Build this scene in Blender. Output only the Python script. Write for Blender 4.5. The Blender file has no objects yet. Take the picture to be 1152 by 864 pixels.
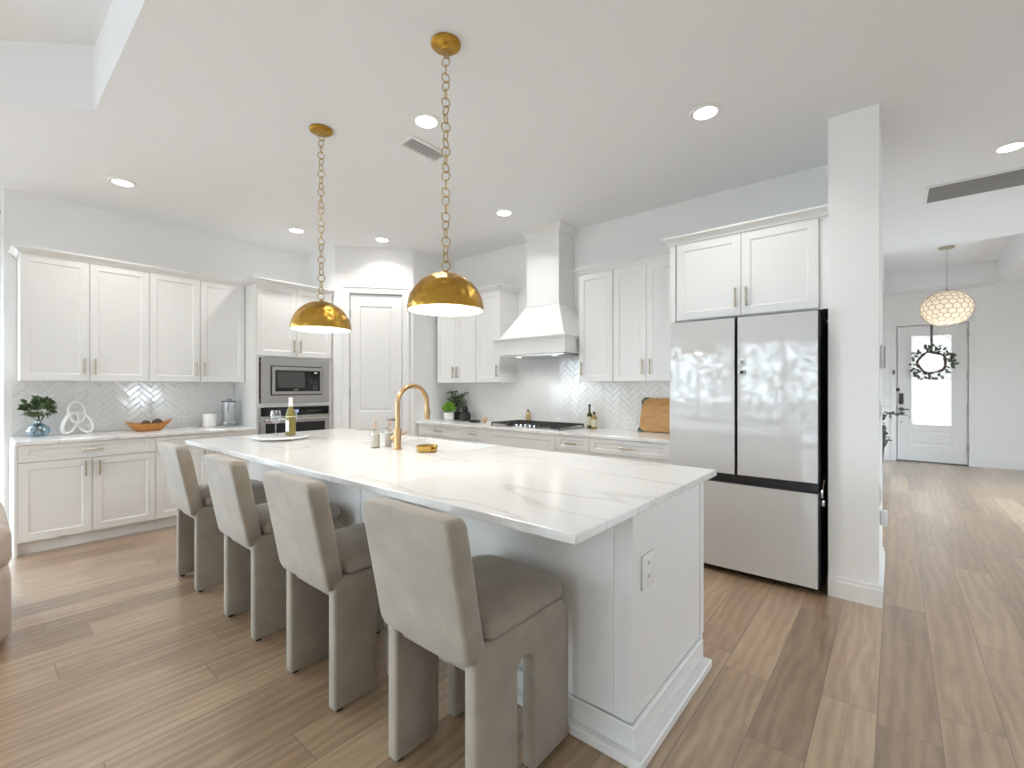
import bpy, bmesh, math, random
from mathutils import Vector, Matrix
random.seed(7)
D = bpy.data
C = bpy.context.scene.collection
PI = math.pi
sc = bpy.context.scene

# ------------------------------------------------------------------ camera
cam_d = D.cameras.new('camera'); cam = D.objects.new('camera', cam_d); C.objects.link(cam)
cam.location = (0, 0, 1.33); cam.rotation_euler = (PI/2, 0, math.radians(40))
cam_d.sensor_width = 36; cam_d.lens = 514/1152*36; cam_d.shift_y = 3.5/1152
cam_d.clip_start = 0.02
sc.camera = cam
sc.view_settings.view_transform = 'Standard'; sc.view_settings.look = 'None'
sc.view_settings.gamma = 1; sc.view_settings.use_curve_mapping = False
sc.view_settings.exposure = 0.58
sc.cycles.use_denoising = True
sc.cycles.max_bounces = 14; sc.cycles.diffuse_bounces = 8; sc.cycles.glossy_bounces = 6
sc.cycles.transmission_bounces = 10; sc.cycles.transparent_max_bounces = 12
sc.cycles.caustics_reflective = False; sc.cycles.caustics_refractive = False
sc.cycles.sample_clamp_indirect = 6

# ------------------------------------------------------------------ world (bright overcast sky)
w = D.worlds.new('sky'); sc.world = w; w.use_nodes = True
wn = w.node_tree; bg = wn.nodes['Background']
bg.inputs[0].default_value = (0.77, 0.89, 1.0, 1); bg.inputs[1].default_value = 13.0
DOWN_W = 4.0        # watts of each recessed light
PEND_W = 8.0       # watts of each brass pendant bulb

def portal(loc, rot, sx, sy):
    l = D.lights.new('window_portal', 'AREA'); l.shape = 'RECTANGLE'; l.size = sx; l.size_y = sy
    l.cycles.is_portal = True
    o = D.objects.new('window_portal', l); C.objects.link(o); o.location = loc; o.rotation_euler = rot
    return o
portal((-2.9, -5.05, 1.22), (PI/2, 0, 0), 3.6, 2.4)          # rear sliding doors
portal((-.52, -5.05, 1.22), (PI/2, 0, 0), .9, 2.4)            # added unseen rear window, more light on surfaces facing back
portal((-6.5, -2.35, 1.26), (0, -PI/2, 0), 2.5, 4.5)          # left of the living area
portal((2.5, 2.92, 1.05), (0, PI/2, 0), .75, .9)              # right side window
portal((2.5, 7.5, 1.0), (0, PI/2, 0), 1.85, 3.0)             # added unseen window that brightens the hall
portal((0.48, 10.78, 1.45), (-PI/2, 0, 0), 0.56, 1.6)        # front door glass

# ------------------------------------------------------------------ materials
def mat(name, col, rough=0.5, metal=0.0, **kw):
    m = D.materials.new(name); m.use_nodes = True
    b = m.node_tree.nodes['Principled BSDF']
    b.inputs['Base Color'].default_value = (*col, 1)
    b.inputs['Roughness'].default_value = rough; b.inputs['Metallic'].default_value = metal
    for k, v in kw.items():
        b.inputs[k.replace('_', ' ')].default_value = v
    return m
def nodes(m):
    return m.node_tree.nodes, m.node_tree.links, m.node_tree.nodes['Principled BSDF']
def bump_noise(m, scale, strength, dist=0.002, detail=3, stretch=None):
    n, l, b = nodes(m)
    t = n.new('ShaderNodeTexNoise'); t.inputs['Scale'].default_value = scale; t.inputs['Detail'].default_value = detail
    tc = n.new('ShaderNodeTexCoord')
    if stretch:
        mp = n.new('ShaderNodeMapping'); mp.inputs['Scale'].default_value = stretch
        l.new(tc.outputs['Object'], mp.inputs[0]); l.new(mp.outputs[0], t.inputs['Vector'])
    else: l.new(tc.outputs['Object'], t.inputs['Vector'])
    bp = n.new('ShaderNodeBump'); bp.inputs['Strength'].default_value = strength; bp.inputs['Distance'].default_value = dist
    l.new(t.outputs['Fac'], bp.inputs['Height']); l.new(bp.outputs[0], b.inputs['Normal'])
    return t
def noise_color(m, c1, c2, scale, detail=3, stretch=None, lo=0.35, hi=0.65):
    n, l, b = nodes(m)
    t = n.new('ShaderNodeTexNoise'); t.inputs['Scale'].default_value = scale; t.inputs['Detail'].default_value = detail
    tc = n.new('ShaderNodeTexCoord'); mp = n.new('ShaderNodeMapping')
    if stretch: mp.inputs['Scale'].default_value = stretch
    l.new(tc.outputs['Object'], mp.inputs[0]); l.new(mp.outputs[0], t.inputs['Vector'])
    r = n.new('ShaderNodeValToRGB'); r.color_ramp.elements[0].position = lo; r.color_ramp.elements[1].position = hi
    r.color_ramp.elements[0].color = (*c1, 1); r.color_ramp.elements[1].color = (*c2, 1)
    l.new(t.outputs['Fac'], r.inputs[0]); l.new(r.outputs[0], b.inputs['Base Color'])

M = {}
M['wall'] = mat('wall_paint', (.875, .875, .87), .85); bump_noise(M['wall'], 60, .08)
M['ceiling'] = mat('ceiling_paint', (.85, .86, .87), .9); bump_noise(M['ceiling'], 45, .15)
M['trim'] = mat('trim_paint', (.84, .84, .83), .4)
M['cab'] = mat('cabinet_paint', (.82, .82, .81), .35)
M['door_paint'] = mat('door_paint', (.80, .80, .79), .4)
M['nickel'] = mat('champagne_metal', (.50, .43, .33), .32, 1)
M['brass'] = mat('brushed_brass', (.50, .33, .17), .32, 1)
M['gold'] = mat('hammered_gold', (.60, .36, .07), .33, 1)
M['chain'] = mat('aged_gold', (.50, .36, .15), .35, 1)
M['steel'] = mat('stainless_steel', (.50, .49, .475), .30, 1)
M['steel_dark'] = mat('dark_steel', (.16, .16, .16), .35, 1)
M['chrome'] = mat('chrome', (.75, .75, .76), .12, 1)
M['black'] = mat('black_metal', (.012, .012, .013), .45)
M['black_glass'] = mat('black_glass', (.012, .012, .014), .06)
M['dark_window'] = mat('oven_window', (.07, .07, .07), .10)
M['iron'] = mat('cast_iron', (.025, .025, .027), .55)
M['tile'] = mat('glazed_tile', (.82, .82, .81), .07, IOR=1.65); 
M['grout'] = mat('grout', (.74, .74, .73), .8)
M['plastic'] = mat('white_plastic', (.82, .82, .81), .35)
M['slot'] = mat('dark_slot', (.10, .10, .10), .6)
M['vent_grey'] = mat('vent_shadow', (.42, .42, .42), .7)
M['grille'] = mat('grey_grille', (.30, .30, .295), .6)
M['cream'] = mat('cream_soap', (.85, .80, .70), .3)
M['white_ceramic'] = mat('white_ceramic', (.84, .84, .83), .18)
M['fridge'] = mat('white_fridge_glass', (.62, .62, .615), .045, IOR=1.55)
M['fridge_side'] = mat('fridge_side', (.045, .045, .048), .35)
M['velvet'] = mat('taupe_velvet', (.40, .34, .285), .75, Sheen_Weight=.25, Sheen_Roughness=.4)
noise_color(M['velvet'], (.29, .25, .205), (.35, .305, .25), 7, 5); bump_noise(M['velvet'], 350, .25, .0015)
M['boucle'] = mat('beige_boucle', (.62, .52, .45), .9, Sheen_Weight=.3); bump_noise(M['boucle'], 160, .8, .006)
M['leaf'] = mat('dark_leaf', (.045, .075, .035), .5); noise_color(M['leaf'], (.05, .085, .04), (.13, .20, .085), 30)
M['grass_leaf'] = mat('bright_grass', (.17, .36, .03), .5); noise_color(M['grass_leaf'], (.13, .33, .02), (.33, .55, .08), 40)
M['eucalyptus'] = mat('grey_green_leaf', (.10, .13, .10), .6)
M['stem'] = mat('stem', (.07, .07, .06), .6)
M['twig'] = mat('wreath_twig', (.09, .065, .045), .8)
M['hedge'] = mat('hedge_leaf', (.14, .17, .11), .7)
M['orange_wood'] = mat('orange_wood', (.52, .22, .05), .4); noise_color(M['orange_wood'], (.42, .16, .03), (.60, .27, .07), 6, 4, (1, 9, 9))
M['dark_wood'] = mat('dark_wood', (.035, .022, .016), .5)
M['dark_ball'] = mat('dark_ball', (.09, .055, .035), .6)
M['bamboo'] = mat('bamboo', (.55, .30, .10), .45); noise_color(M['bamboo'], (.46, .24, .075), (.62, .35, .13), 5, 4, (2, 8, 24))
M['green_rubber'] = mat('green_rubber', (.06, .13, .09), .5)
M['pale_wood'] = mat('pale_wood', (.62, .40, .26), .5)
M['olive_glass'] = mat('olive_glass', (.05, .06, .015), .08)
M['amber'] = mat('amber_liquid', (.30, .20, .07), .2)
M['label_paper'] = mat('label_paper', (.62, .56, .42), .6)
M['white_paper'] = mat('white_paper', (.82, .82, .80), .5)
M['yellow_oil'] = mat('yellow_oil', (.62, .48, .22), .2)
M['wine'] = mat('wine_glass_green', (.17, .145, .035), .05)
M['dark_vase'] = mat('charcoal_vase', (.025, .025, .027), .45)
M['ribbon'] = mat('grey_ribbon', (.14, .14, .14), .8)
M['lock'] = mat('dark_bronze_lock', (.06, .055, .05), .4, .6)
M['gold_dish'] = mat('gold_dish', (.52, .33, .09), .25, 1)
M['outdoor'] = mat('outdoor_ground', (.58, .58, .58), .9)
M['lawn'] = mat('paved_ground', (.30, .30, .31), .95)

def glass(name, tint, gloss=.08, rough=.02):
    m = D.materials.new(name); m.use_nodes = True; n, l = m.node_tree.nodes, m.node_tree.links
    n.remove(n['Principled BSDF'])
    t = n.new('ShaderNodeBsdfTransparent'); t.inputs[0].default_value = (*tint, 1)
    g = n.new('ShaderNodeBsdfGlossy'); g.inputs[0].default_value = (1, 1, 1, 1); g.inputs['Roughness'].default_value = rough
    lw = n.new('ShaderNodeLayerWeight'); lw.inputs[0].default_value = .25
    mx = n.new('ShaderNodeMixShader'); mul = n.new('ShaderNodeMath'); mul.operation = 'MULTIPLY_ADD'
    mul.inputs[1].default_value = .6; mul.inputs[2].default_value = gloss
    l.new(lw.outputs['Fresnel'], mul.inputs[0]); l.new(mul.outputs[0], mx.inputs[0])
    l.new(t.outputs[0], mx.inputs[1]); l.new(g.outputs[0], mx.inputs[2])
    l.new(mx.outputs[0], n['Material Output'].inputs[0])
    return m
M['pane'] = glass('window_pane', (.96, .97, .97), .04)
M['clear'] = glass('clear_glass', (.93, .94, .95), .10)
M['blue_glass'] = glass('blue_glass', (.74, .84, .90), .12)
M['bottle_clear'] = glass('soap_glass', (.90, .88, .84), .12)

def frosted():
    m = D.materials.new('frosted_pattern_glass'); m.use_nodes = True; n, l = m.node_tree.nodes, m.node_tree.links
    n.remove(n['Principled BSDF'])
    tr = n.new('ShaderNodeBsdfTranslucent'); tr.inputs[0].default_value = (.46, .435, .41, 1)
    df = n.new('ShaderNodeBsdfDiffuse'); df.inputs[0].default_value = (.85, .86, .86, 1)
    gl = n.new('ShaderNodeBsdfGlossy'); gl.inputs['Roughness'].default_value = .15
    tc = n.new('ShaderNodeTexCoord'); wv = n.new('ShaderNodeTexWave'); wv.inputs['Scale'].default_value = 7
    wv.inputs['Distortion'].default_value = 2.5; wv.bands_direction = 'DIAGONAL'
    l.new(tc.outputs['Object'], wv.inputs['Vector'])
    bp = n.new('ShaderNodeBump'); bp.inputs['Strength'].default_value = .6; bp.inputs['Distance'].default_value = .01
    l.new(wv.outputs['Fac'], bp.inputs['Height'])
    for s in (tr, df, gl): l.new(bp.outputs[0], s.inputs['Normal'])
    a = n.new('ShaderNodeMixShader'); a.inputs[0].default_value = .3; l.new(tr.outputs[0], a.inputs[1]); l.new(df.outputs[0], a.inputs[2])
    b = n.new('ShaderNodeMixShader'); b.inputs[0].default_value = .08; l.new(a.outputs[0], b.inputs[1]); l.new(gl.outputs[0], b.inputs[2])
    l.new(b.outputs[0], n['Material Output'].inputs[0])
    return m
M['frosted'] = frosted()
def capiz():
    m = D.materials.new('capiz_shell'); m.use_nodes = True; n, l = m.node_tree.nodes, m.node_tree.links
    n.remove(n['Principled BSDF'])
    tr = n.new('ShaderNodeBsdfTranslucent'); tr.inputs[0].default_value = (.95, .86, .74, 1)
    df = n.new('ShaderNodeBsdfDiffuse'); df.inputs[0].default_value = (.85, .80, .72, 1)
    a = n.new('ShaderNodeMixShader'); a.inputs[0].default_value = .45; l.new(tr.outputs[0], a.inputs[1]); l.new(df.outputs[0], a.inputs[2])
    l.new(a.outputs[0], n['Material Output'].inputs[0])
    return m
M['capiz'] = capiz()
def emit(name, col, s):
    m = D.materials.new(name); m.use_nodes = True; n, l = m.node_tree.nodes, m.node_tree.links
    n.remove(n['Principled BSDF']); e = n.new('ShaderNodeEmission'); e.inputs[0].default_value = (*col, 1); e.inputs[1].default_value = s
    l.new(e.outputs[0], n['Material Output'].inputs[0]); return m
M['led'] = emit('led_diffuser', (1, .97, .93), 12)
M['hood_led'] = emit('hood_led', (1, .97, .93), 1.5)
M['bulb'] = emit('bulb_glow', (1, .9, .76), 14)
M['dim_bulb'] = emit('dim_bulb_glow', (1, .9, .76), 6)
M['display'] = emit('oven_display', (.35, .5, .75), .8)

def floor_mat():
    m = mat('oak_planks', (.35, .26, .19), .22, IOR=1.6, Coat_Weight=1.0, Coat_Roughness=.36); n, l, b = nodes(m)
    tc = n.new('ShaderNodeTexCoord'); sp = n.new('ShaderNodeSeparateXYZ'); l.new(tc.outputs['Object'], sp.inputs[0])
    def math_(op, a, bb=None, c=None):
        q = n.new('ShaderNodeMath'); q.operation = op
        for i, v in enumerate((a, bb, c)):
            if v is None: continue
            if isinstance(v, (int, float)): q.inputs[i].default_value = v
            else: l.new(v, q.inputs[i])
        return q.outputs[0]
    PW, PL = .1905, 1.32
    u = math_('MULTIPLY', math_('ADD', sp.outputs[0], .056), 1/PW)
    row = math_('FLOOR', u); fu = math_('FRACT', u)
    wn1 = n.new('ShaderNodeTexWhiteNoise'); wn1.noise_dimensions = '1D'; l.new(row, wn1.inputs['W'])
    v = math_('ADD', math_('MULTIPLY', sp.outputs[1], 1/PL), math_('MULTIPLY', wn1.outputs['Value'], 7.3))
    col = math_('FLOOR', v); fv = math_('FRACT', v)
    cid = n.new('ShaderNodeCombineXYZ'); l.new(row, cid.inputs[0]); l.new(col, cid.inputs[1])
    wn2 = n.new('ShaderNodeTexWhiteNoise'); wn2.noise_dimensions = '2D'; l.new(cid.outputs[0], wn2.inputs['Vector'])
    # grain, shifted per plank
    off = n.new('ShaderNodeVectorMath'); off.operation = 'SCALE'; l.new(wn2.outputs['Color'], off.inputs[0]); off.inputs['Scale'].default_value = 30
    add = n.new('ShaderNodeVectorMath'); l.new(tc.outputs['Object'], add.inputs[0]); l.new(off.outputs[0], add.inputs[1])
    mp = n.new('ShaderNodeMapping'); mp.inputs['Scale'].default_value = (1, .09, 1); l.new(add.outputs[0], mp.inputs[0])
    g1 = n.new('ShaderNodeTexNoise'); g1.inputs['Scale'].default_value = 42; g1.inputs['Detail'].default_value = 6; g1.inputs['Distortion'].default_value = .6
    l.new(mp.outputs[0], g1.inputs['Vector'])
    mp2 = n.new('ShaderNodeMapping'); mp2.inputs['Scale'].default_value = (1, .22, 1); l.new(add.outputs[0], mp2.inputs[0])
    g2 = n.new('ShaderNodeTexNoise'); g2.inputs['Scale'].default_value = 6.5; g2.inputs['Detail'].default_value = 4; g2.inputs['Distortion'].default_value = 1.2
    l.new(mp2.outputs[0], g2.inputs['Vector'])
    wv = n.new('ShaderNodeTexWave'); wv.inputs['Scale'].default_value = 5.5; wv.inputs['Distortion'].default_value = 9; wv.inputs['Detail'].default_value = 3; wv.inputs['Detail Scale'].default_value = 1.2
    l.new(mp2.outputs[0], wv.inputs['Vector'])
    mp3 = n.new('ShaderNodeMapping'); mp3.inputs['Scale'].default_value = (1, .03, 1); l.new(add.outputs[0], mp3.inputs[0])
    g3 = n.new('ShaderNodeTexNoise'); g3.inputs['Scale'].default_value = 150; g3.inputs['Detail'].default_value = 3; l.new(mp3.outputs[0], g3.inputs['Vector'])
    tone = math_('ADD', math_('MULTIPLY', wn2.outputs['Value'], .34), math_('ADD', math_('MULTIPLY', g3.outputs['Fac'], .26), math_('ADD', math_('MULTIPLY', g1.outputs['Fac'], .26), math_('ADD', math_('MULTIPLY', g2.outputs['Fac'], .42), math_('MULTIPLY', wv.outputs['Fac'], .14)))))
    r = n.new('ShaderNodeValToRGB'); cr = r.color_ramp
    cr.elements[0].position = .40; cr.elements[0].color = (.195, .122, .070, 1)
    cr.elements[1].position = 1.0; cr.elements[1].color = (.54, .395, .255, 1)
    e = cr.elements.new(.71); e.color = (.36, .238, .140, 1)
    l.new(tone, r.inputs[0])
    ex = math_('MINIMUM', fu, math_('SUBTRACT', 1, fu)); ey = math_('MINIMUM', fv, math_('SUBTRACT', 1, fv))
    gx = math_('LESS_THAN', ex, .010); gy = math_('LESS_THAN', ey, .0013)
    gap = math_('MAXIMUM', gx, gy)
    mx = n.new('ShaderNodeMix'); mx.data_type = 'RGBA'; l.new(gap, mx.inputs[0]); l.new(r.outputs[0], mx.inputs[6]); mx.inputs[7].default_value = (.17, .115, .08, 1)
    l.new(mx.outputs[2], b.inputs['Base Color'])
    rr = math_('MULTIPLY_ADD', g1.outputs['Fac'], .05, .27); l.new(rr, b.inputs['Roughness'])
    bp = n.new('ShaderNodeBump'); bp.inputs['Strength'].default_value = .05; bp.inputs['Distance'].default_value = .001
    hgt = math_('SUBTRACT', g1.outputs['Fac'], math_('MULTIPLY', gap, 1.5)); l.new(hgt, bp.inputs['Height']); l.new(bp.outputs[0], b.inputs['Normal'])
    return m
M['floor'] = floor_mat()
def quartz():
    m = mat('veined_quartz', (.82, .82, .81), .17); n, l, b = nodes(m)
    tc = n.new('ShaderNodeTexCoord')
    mp = n.new('ShaderNodeMapping'); mp.inputs['Scale'].default_value = (.45, 1.5, 1); mp.inputs['Rotation'].default_value = (0, 0, .22); l.new(tc.outputs['Object'], mp.inputs[0])
    def vein(scale, dist, width, seed):
        t = n.new('ShaderNodeTexNoise'); t.noise_dimensions = '4D'; t.inputs['W'].default_value = seed
        t.inputs['Scale'].default_value = scale; t.inputs['Detail'].default_value = 5; t.inputs['Distortion'].default_value = dist
        t.inputs['Roughness'].default_value = .42
        l.new(mp.outputs[0], t.inputs['Vector'])
        s = n.new('ShaderNodeMath'); s.operation = 'SUBTRACT'; l.new(t.outputs['Fac'], s.inputs[0]); s.inputs[1].default_value = .5
        a = n.new('ShaderNodeMath'); a.operation = 'ABSOLUTE'; l.new(s.outputs[0], a.inputs[0])
        mr = n.new('ShaderNodeMapRange'); l.new(a.outputs[0], mr.inputs[0]); mr.inputs[1].default_value = 0; mr.inputs[2].default_value = width
        mr.inputs[3].default_value = 1; mr.inputs[4].default_value = 0
        return mr.outputs[0]
    v1 = vein(1.35, .5, .013, 1.3); v2 = vein(2.3, .9, .010, 7.7)
    msk = n.new('ShaderNodeTexNoise'); msk.inputs['Scale'].default_value = 1.5; l.new(tc.outputs['Object'], msk.inputs['Vector'])
    f1 = n.new('ShaderNodeMath'); f1.operation = 'MULTIPLY_ADD'; l.new(v2, f1.inputs[0]); f1.inputs[1].default_value = .28; l.new(v1, f1.inputs[2])
    f2 = n.new('ShaderNodeMath'); f2.operation = 'MULTIPLY'; l.new(f1.outputs[0], f2.inputs[0]); l.new(msk.outputs['Fac'], f2.inputs[1])
    f3 = n.new('ShaderNodeMath'); f3.operation = 'MULTIPLY'; f3.use_clamp = True; l.new(f2.outputs[0], f3.inputs[0]); f3.inputs[1].default_value = .9
    mx = n.new('ShaderNodeMix'); mx.data_type = 'RGBA'; l.new(f3.outputs[0], mx.inputs[0]); mx.inputs[6].default_value = (.82, .82, .81, 1); mx.inputs[7].default_value = (.46, .45, .44, 1)
    l.new(mx.outputs[2], b.inputs['Base Color'])
    return m
M['quartz'] = quartz()
def hammered():
    m = M['gold']; n, l, b = nodes(m)
    tc = n.new('ShaderNodeTexCoord'); v = n.new('ShaderNodeTexVoronoi'); v.inputs['Scale'].default_value = 26; v.feature = 'SMOOTH_F1'
    l.new(tc.outputs['Object'], v.inputs['Vector'])
    bp = n.new('ShaderNodeBump'); bp.inputs['Strength'].default_value = .9; bp.inputs['Distance'].default_value = .012; l.new(v.outputs['Distance'], bp.inputs['Height']); l.new(bp.outputs[0], b.inputs['Normal'])
    t = n.new('ShaderNodeTexNoise'); t.inputs['Scale'].default_value = 9; t.inputs['Detail'].default_value = 4; l.new(tc.outputs['Object'], t.inputs['Vector'])
    r = n.new('ShaderNodeValToRGB'); r.color_ramp.elements[0].position = .3; r.color_ramp.elements[1].position = .7
    r.color_ramp.elements[0].color = (.36, .20, .03, 1); r.color_ramp.elements[1].color = (.58, .34, .065, 1); l.new(t.outputs['Fac'], r.inputs[0]); l.new(r.outputs[0], b.inputs['Base Color'])
hammered()
n_, l_, b_ = nodes(M['steel'])
bump_noise(M['steel'], 30, .04, .002, 3, (1, .02, 30))

# ------------------------------------------------------------------ helpers
class MB:
    def __init__(s): s.bm = bmesh.new()
    def box(s, x0, x1, y0, y1, z0, z1):
        v = [s.bm.verts.new(p) for p in ((x0,y0,z0),(x1,y0,z0),(x1,y1,z0),(x0,y1,z0),(x0,y0,z1),(x1,y0,z1),(x1,y1,z1),(x0,y1,z1))]
        for f in ((0,3,2,1),(4,5,6,7),(0,1,5,4),(1,2,6,5),(2,3,7,6),(3,0,4,7)): s.bm.faces.new([v[i] for i in f])
        return s
    def prism(s, poly, a, b, axis='z'):
        def P(p, t):
            if axis == 'z': return (p[0], p[1], t)
            if axis == 'x': return (t, p[0], p[1])
            return (p[0], t, p[1])
        A = [s.bm.verts.new(P(p, a)) for p in poly]; B = [s.bm.verts.new(P(p, b)) for p in poly]
        s.bm.faces.new(A[::-1]); s.bm.faces.new(B); k = len(poly)
        for i in range(k): s.bm.faces.new((A[i], A[(i+1)%k], B[(i+1)%k], B[i]))
        return s
    def frustum(s, r0, z0, r1, z1):      # rects (x0,x1,y0,y1)
        def q(r, z): return [s.bm.verts.new(p) for p in ((r[0],r[2],z),(r[1],r[2],z),(r[1],r[3],z),(r[0],r[3],z))]
        A, B = q(r0, z0), q(r1, z1); s.bm.faces.new(A[::-1]); s.bm.faces.new(B)
        for i in range(4): s.bm.faces.new((A[i], A[(i+1)%4], B[(i+1)%4], B[i]))
        return s
    def lathe(s, prof, c=(0,0,0), seg=32, sx=1, sy=1):
        rings = []
        for r, z in prof:
            if r < 1e-6: rings.append([s.bm.verts.new((c[0], c[1], c[2]+z))])
            else: rings.append([s.bm.verts.new((c[0]+r*sx*math.cos(2*PI*i/seg), c[1]+r*sy*math.sin(2*PI*i/seg), c[2]+z)) for i in range(seg)])
        for A, B in zip(rings, rings[1:]):
            for i in range(seg):
                j = (i+1) % seg
                if len(A) == 1 and len(B) == 1: continue
                if len(A) == 1: s.bm.faces.new((A[0], B[j], B[i]))
                elif len(B) == 1: s.bm.faces.new((A[i], A[j], B[0]))
                else: s.bm.faces.new((A[i], A[j], B[j], B[i]))
        for R in (rings[0], rings[-1]):
            if len(R) > 2 and getattr(s, 'cap', True): s.bm.faces.new(R)
        return s
    def tube(s, pts, r, seg=10, closed=False, rs=None, flat=None):
        pts = [Vector(p) for p in pts]; k = len(pts); rings = []
        up = None
        for i, p in enumerate(pts):
            a = pts[(i-1) % k] if (closed or i > 0) else pts[0]; b = pts[(i+1) % k] if (closed or i < k-1) else pts[-1]
            t = (b-a).normalized()
            if up is None:
                up = Vector((0,0,1)) if abs(t.z) < .9 else Vector((1,0,0))
            n = (up - t*up.dot(t)).normalized(); up = n; bn = t.cross(n)
            rr = rs[i] if rs else r
            fa, fb = flat or (1, 1)
            rings.append([s.bm.verts.new(p + n*rr*fa*math.cos(2*PI*j/seg) + bn*rr*fb*math.sin(2*PI*j/seg)) for j in range(seg)])
        prs = list(zip(rings, rings[1:]))
        if closed: prs.append((rings[-1], rings[0]))
        for A, B in prs:
            for j in range(seg): s.bm.faces.new((A[j], A[(j+1)%seg], B[(j+1)%seg], B[j]))
        if not closed: s.bm.faces.new(rings[0][::-1]); s.bm.faces.new(rings[-1])
        return s
    def cyl(s, p0, p1, r, seg=20): return s.tube([p0, p1], r, seg)
    def leaf(s, p, d, L, W, n=None):
        p = Vector(p); d = Vector(d).normalized(); n = Vector(n) if n else Vector((random.uniform(-1,1), random.uniform(-1,1), random.uniform(-.2,1)))
        sd = d.cross(n)
        if sd.length < 1e-3: sd = d.cross(Vector((1,.3,.2)))
        sd.normalize(); nn = sd.cross(d)
        q = [p, p+d*L*.35+sd*W*.5+nn*W*.12, p+d*L*.75+sd*W*.38+nn*W*.05, p+d*L-nn*W*.2, p+d*L*.75-sd*W*.38+nn*W*.05, p+d*L*.35-sd*W*.5+nn*W*.12]
        v = [s.bm.verts.new(x) for x in q]; mid = s.bm.verts.new(p+d*L*.5-nn*W*.06)
        for i in range(6): s.bm.faces.new((v[i], v[(i+1)%6], mid))
        return s
    def bevel(s, w, seg=2, ang=40):
        s.bm.normal_update()
        es = [e for e in s.bm.edges if len(e.link_faces) == 2 and e.calc_face_angle(0) > math.radians(ang)]
        bmesh.ops.bevel(s.bm, geom=es, offset=w, segments=seg, profile=.5, affect='EDGES', clamp_overlap=True)
        return s
    def xf(s, m): s.bm.transform(m); return s
    def build(s, name, m, parent=None, loc=(0,0,0), rotz=0, smooth=True, ang=35):
        bmesh.ops.recalc_face_normals(s.bm, faces=s.bm.faces)
        me = D.meshes.new(name); s.bm.to_mesh(me); s.bm.free()
        me.materials.append(M[m] if isinstance(m, str) else m)
        if smooth:
            me.shade_smooth(); me.set_sharp_from_angle(angle=math.radians(ang))
        o = D.objects.new(name, me); C.objects.link(o)
        if parent: o.parent = parent
        else: o.location = loc; o.rotation_euler = (0, 0, rotz)
        return o
def tag(o, label, cat, group=None):
    o['label'] = label; o['category'] = cat
    if group: o['group'] = group
    return o
def thing(name, label, cat, loc=(0,0,0), rotz=0, group=None):
    o = D.objects.new(name, None); C.objects.link(o); o.location = loc; o.rotation_euler = (0, 0, rotz); o.empty_display_size = .1
    return tag(o, label, cat, group)
def struct(o): o['kind'] = 'structure'; return o
def lamp(kind, name, loc, power, col, parent=None, size=.1, rot=(0,0,0), spot=None, blend=.6):
    l = D.lights.new(name, kind); l.energy = power; l.color = col
    if kind == 'AREA': l.shape = 'DISK'; l.size = size; l.spread = math.radians(spot) if spot else PI
    else: l.shadow_soft_size = size
    if kind == 'SPOT': l.spot_size = math.radians(spot); l.spot_blend = blend
    o = D.objects.new(name, l); C.objects.link(o); o.location = loc; o.rotation_euler = rot
    if parent: o.parent = parent
    return o
def copy_tree(o, parent=None):
    c = o.copy(); C.objects.link(c)
    if parent: c.parent = parent
    for ch in list(o.children): copy_tree(ch, c)
    return c

# ------------------------------------------------------------------ structure
CE = 3.048; XL, XR = -6.6, 2.6; YR, YD = -5.2, 10.83
WY = 4.265                      # range wall face
struct(MB().box(XL-.1, XR+.1, YR-.1, YD+.15, -.1, 0).build('floor', 'floor', smooth=False))
c = MB()
c.box(XL-.1, XR+.1, .508, 7.6, CE, 3.5)
c.prism([(XL-.1,.508),(-3.81,.508),(-4.41,-.09),(-4.41,-4.4),(1.5,-4.4),(1.5,.508),(XR+.1,.508),(XR+.1,YR-.1),(XL-.1,YR-.1)], CE, 3.45)
c.box(XL-.1, XR+.1, YR-.1, .508, 3.45, 3.5)
c.box(-.6, -.14, 7.6, YD+.1, 3.0, 3.5); c.box(1.24, XR+.1, 7.6, YD+.1, 3.0, 3.5); c.box(-.14, 1.24, 10.4, YD+.1, 3.0, 3.5)
c.box(-.14, 1.24, 7.6, 10.4, 3.33, 3.5)
struct(c.build('ceiling', 'ceiling', smooth=False))
struct(MB().box(-6.05, -5.88, .20, 2.865, 0, CE).build('wall_left', 'wall', smooth=False))
struct(MB().box(XL, -6.05, .20, .32, 0, CE).build('wall_left_return', 'wall', smooth=False))
struct(MB().box(-4.61, -.33, WY, 4.41, 0, CE).build('wall_range', 'wall', smooth=False))
# pantry corner: solid walls with a door recess in the diagonal
P0 = Vector((-5.22, 2.865)); P1 = Vector((-4.61, 3.58)); Dg = (P1-P0).normalized(); Nn = Vector((Dg.y, -Dg.x))
def dg(s_, d_=0): q = P0 + Dg*s_ + Nn*d_; return (q.x, q.y)
wp = MB(); poly = [(-6.05,2.865), (-5.22,2.865), dg(.176), dg(.176,-.05), dg(.802,-.05), dg(.802), (-4.61,3.58), (-4.61,4.41), (-6.05,4.41)]
wp.prism(poly, 0, 2.475); wp.prism([(-6.05,2.865), (-5.22,2.865), (-4.61,3.58), (-4.61,4.41), (-6.05,4.41)], 2.475, CE)
struct(wp.build('wall_pantry', 'wall', smooth=False))
struct(MB().box(-.33, -.075, 3.545, 4.41, 0, CE).build('wall_wing', 'wall', smooth=False))
struct(MB().box(-.7, -.5, 4.41, YD+.1, 0, CE).build('wall_hall_left', 'wall', smooth=False))
wd = MB(); wd.box(-.7, .015, YD, YD+.14, 0, CE+.2); wd.box(.945, XR+.1, YD, YD+.14, 0, CE+.2); wd.box(.015, .945, YD, YD+.14, 2.43, CE+.2)
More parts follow.
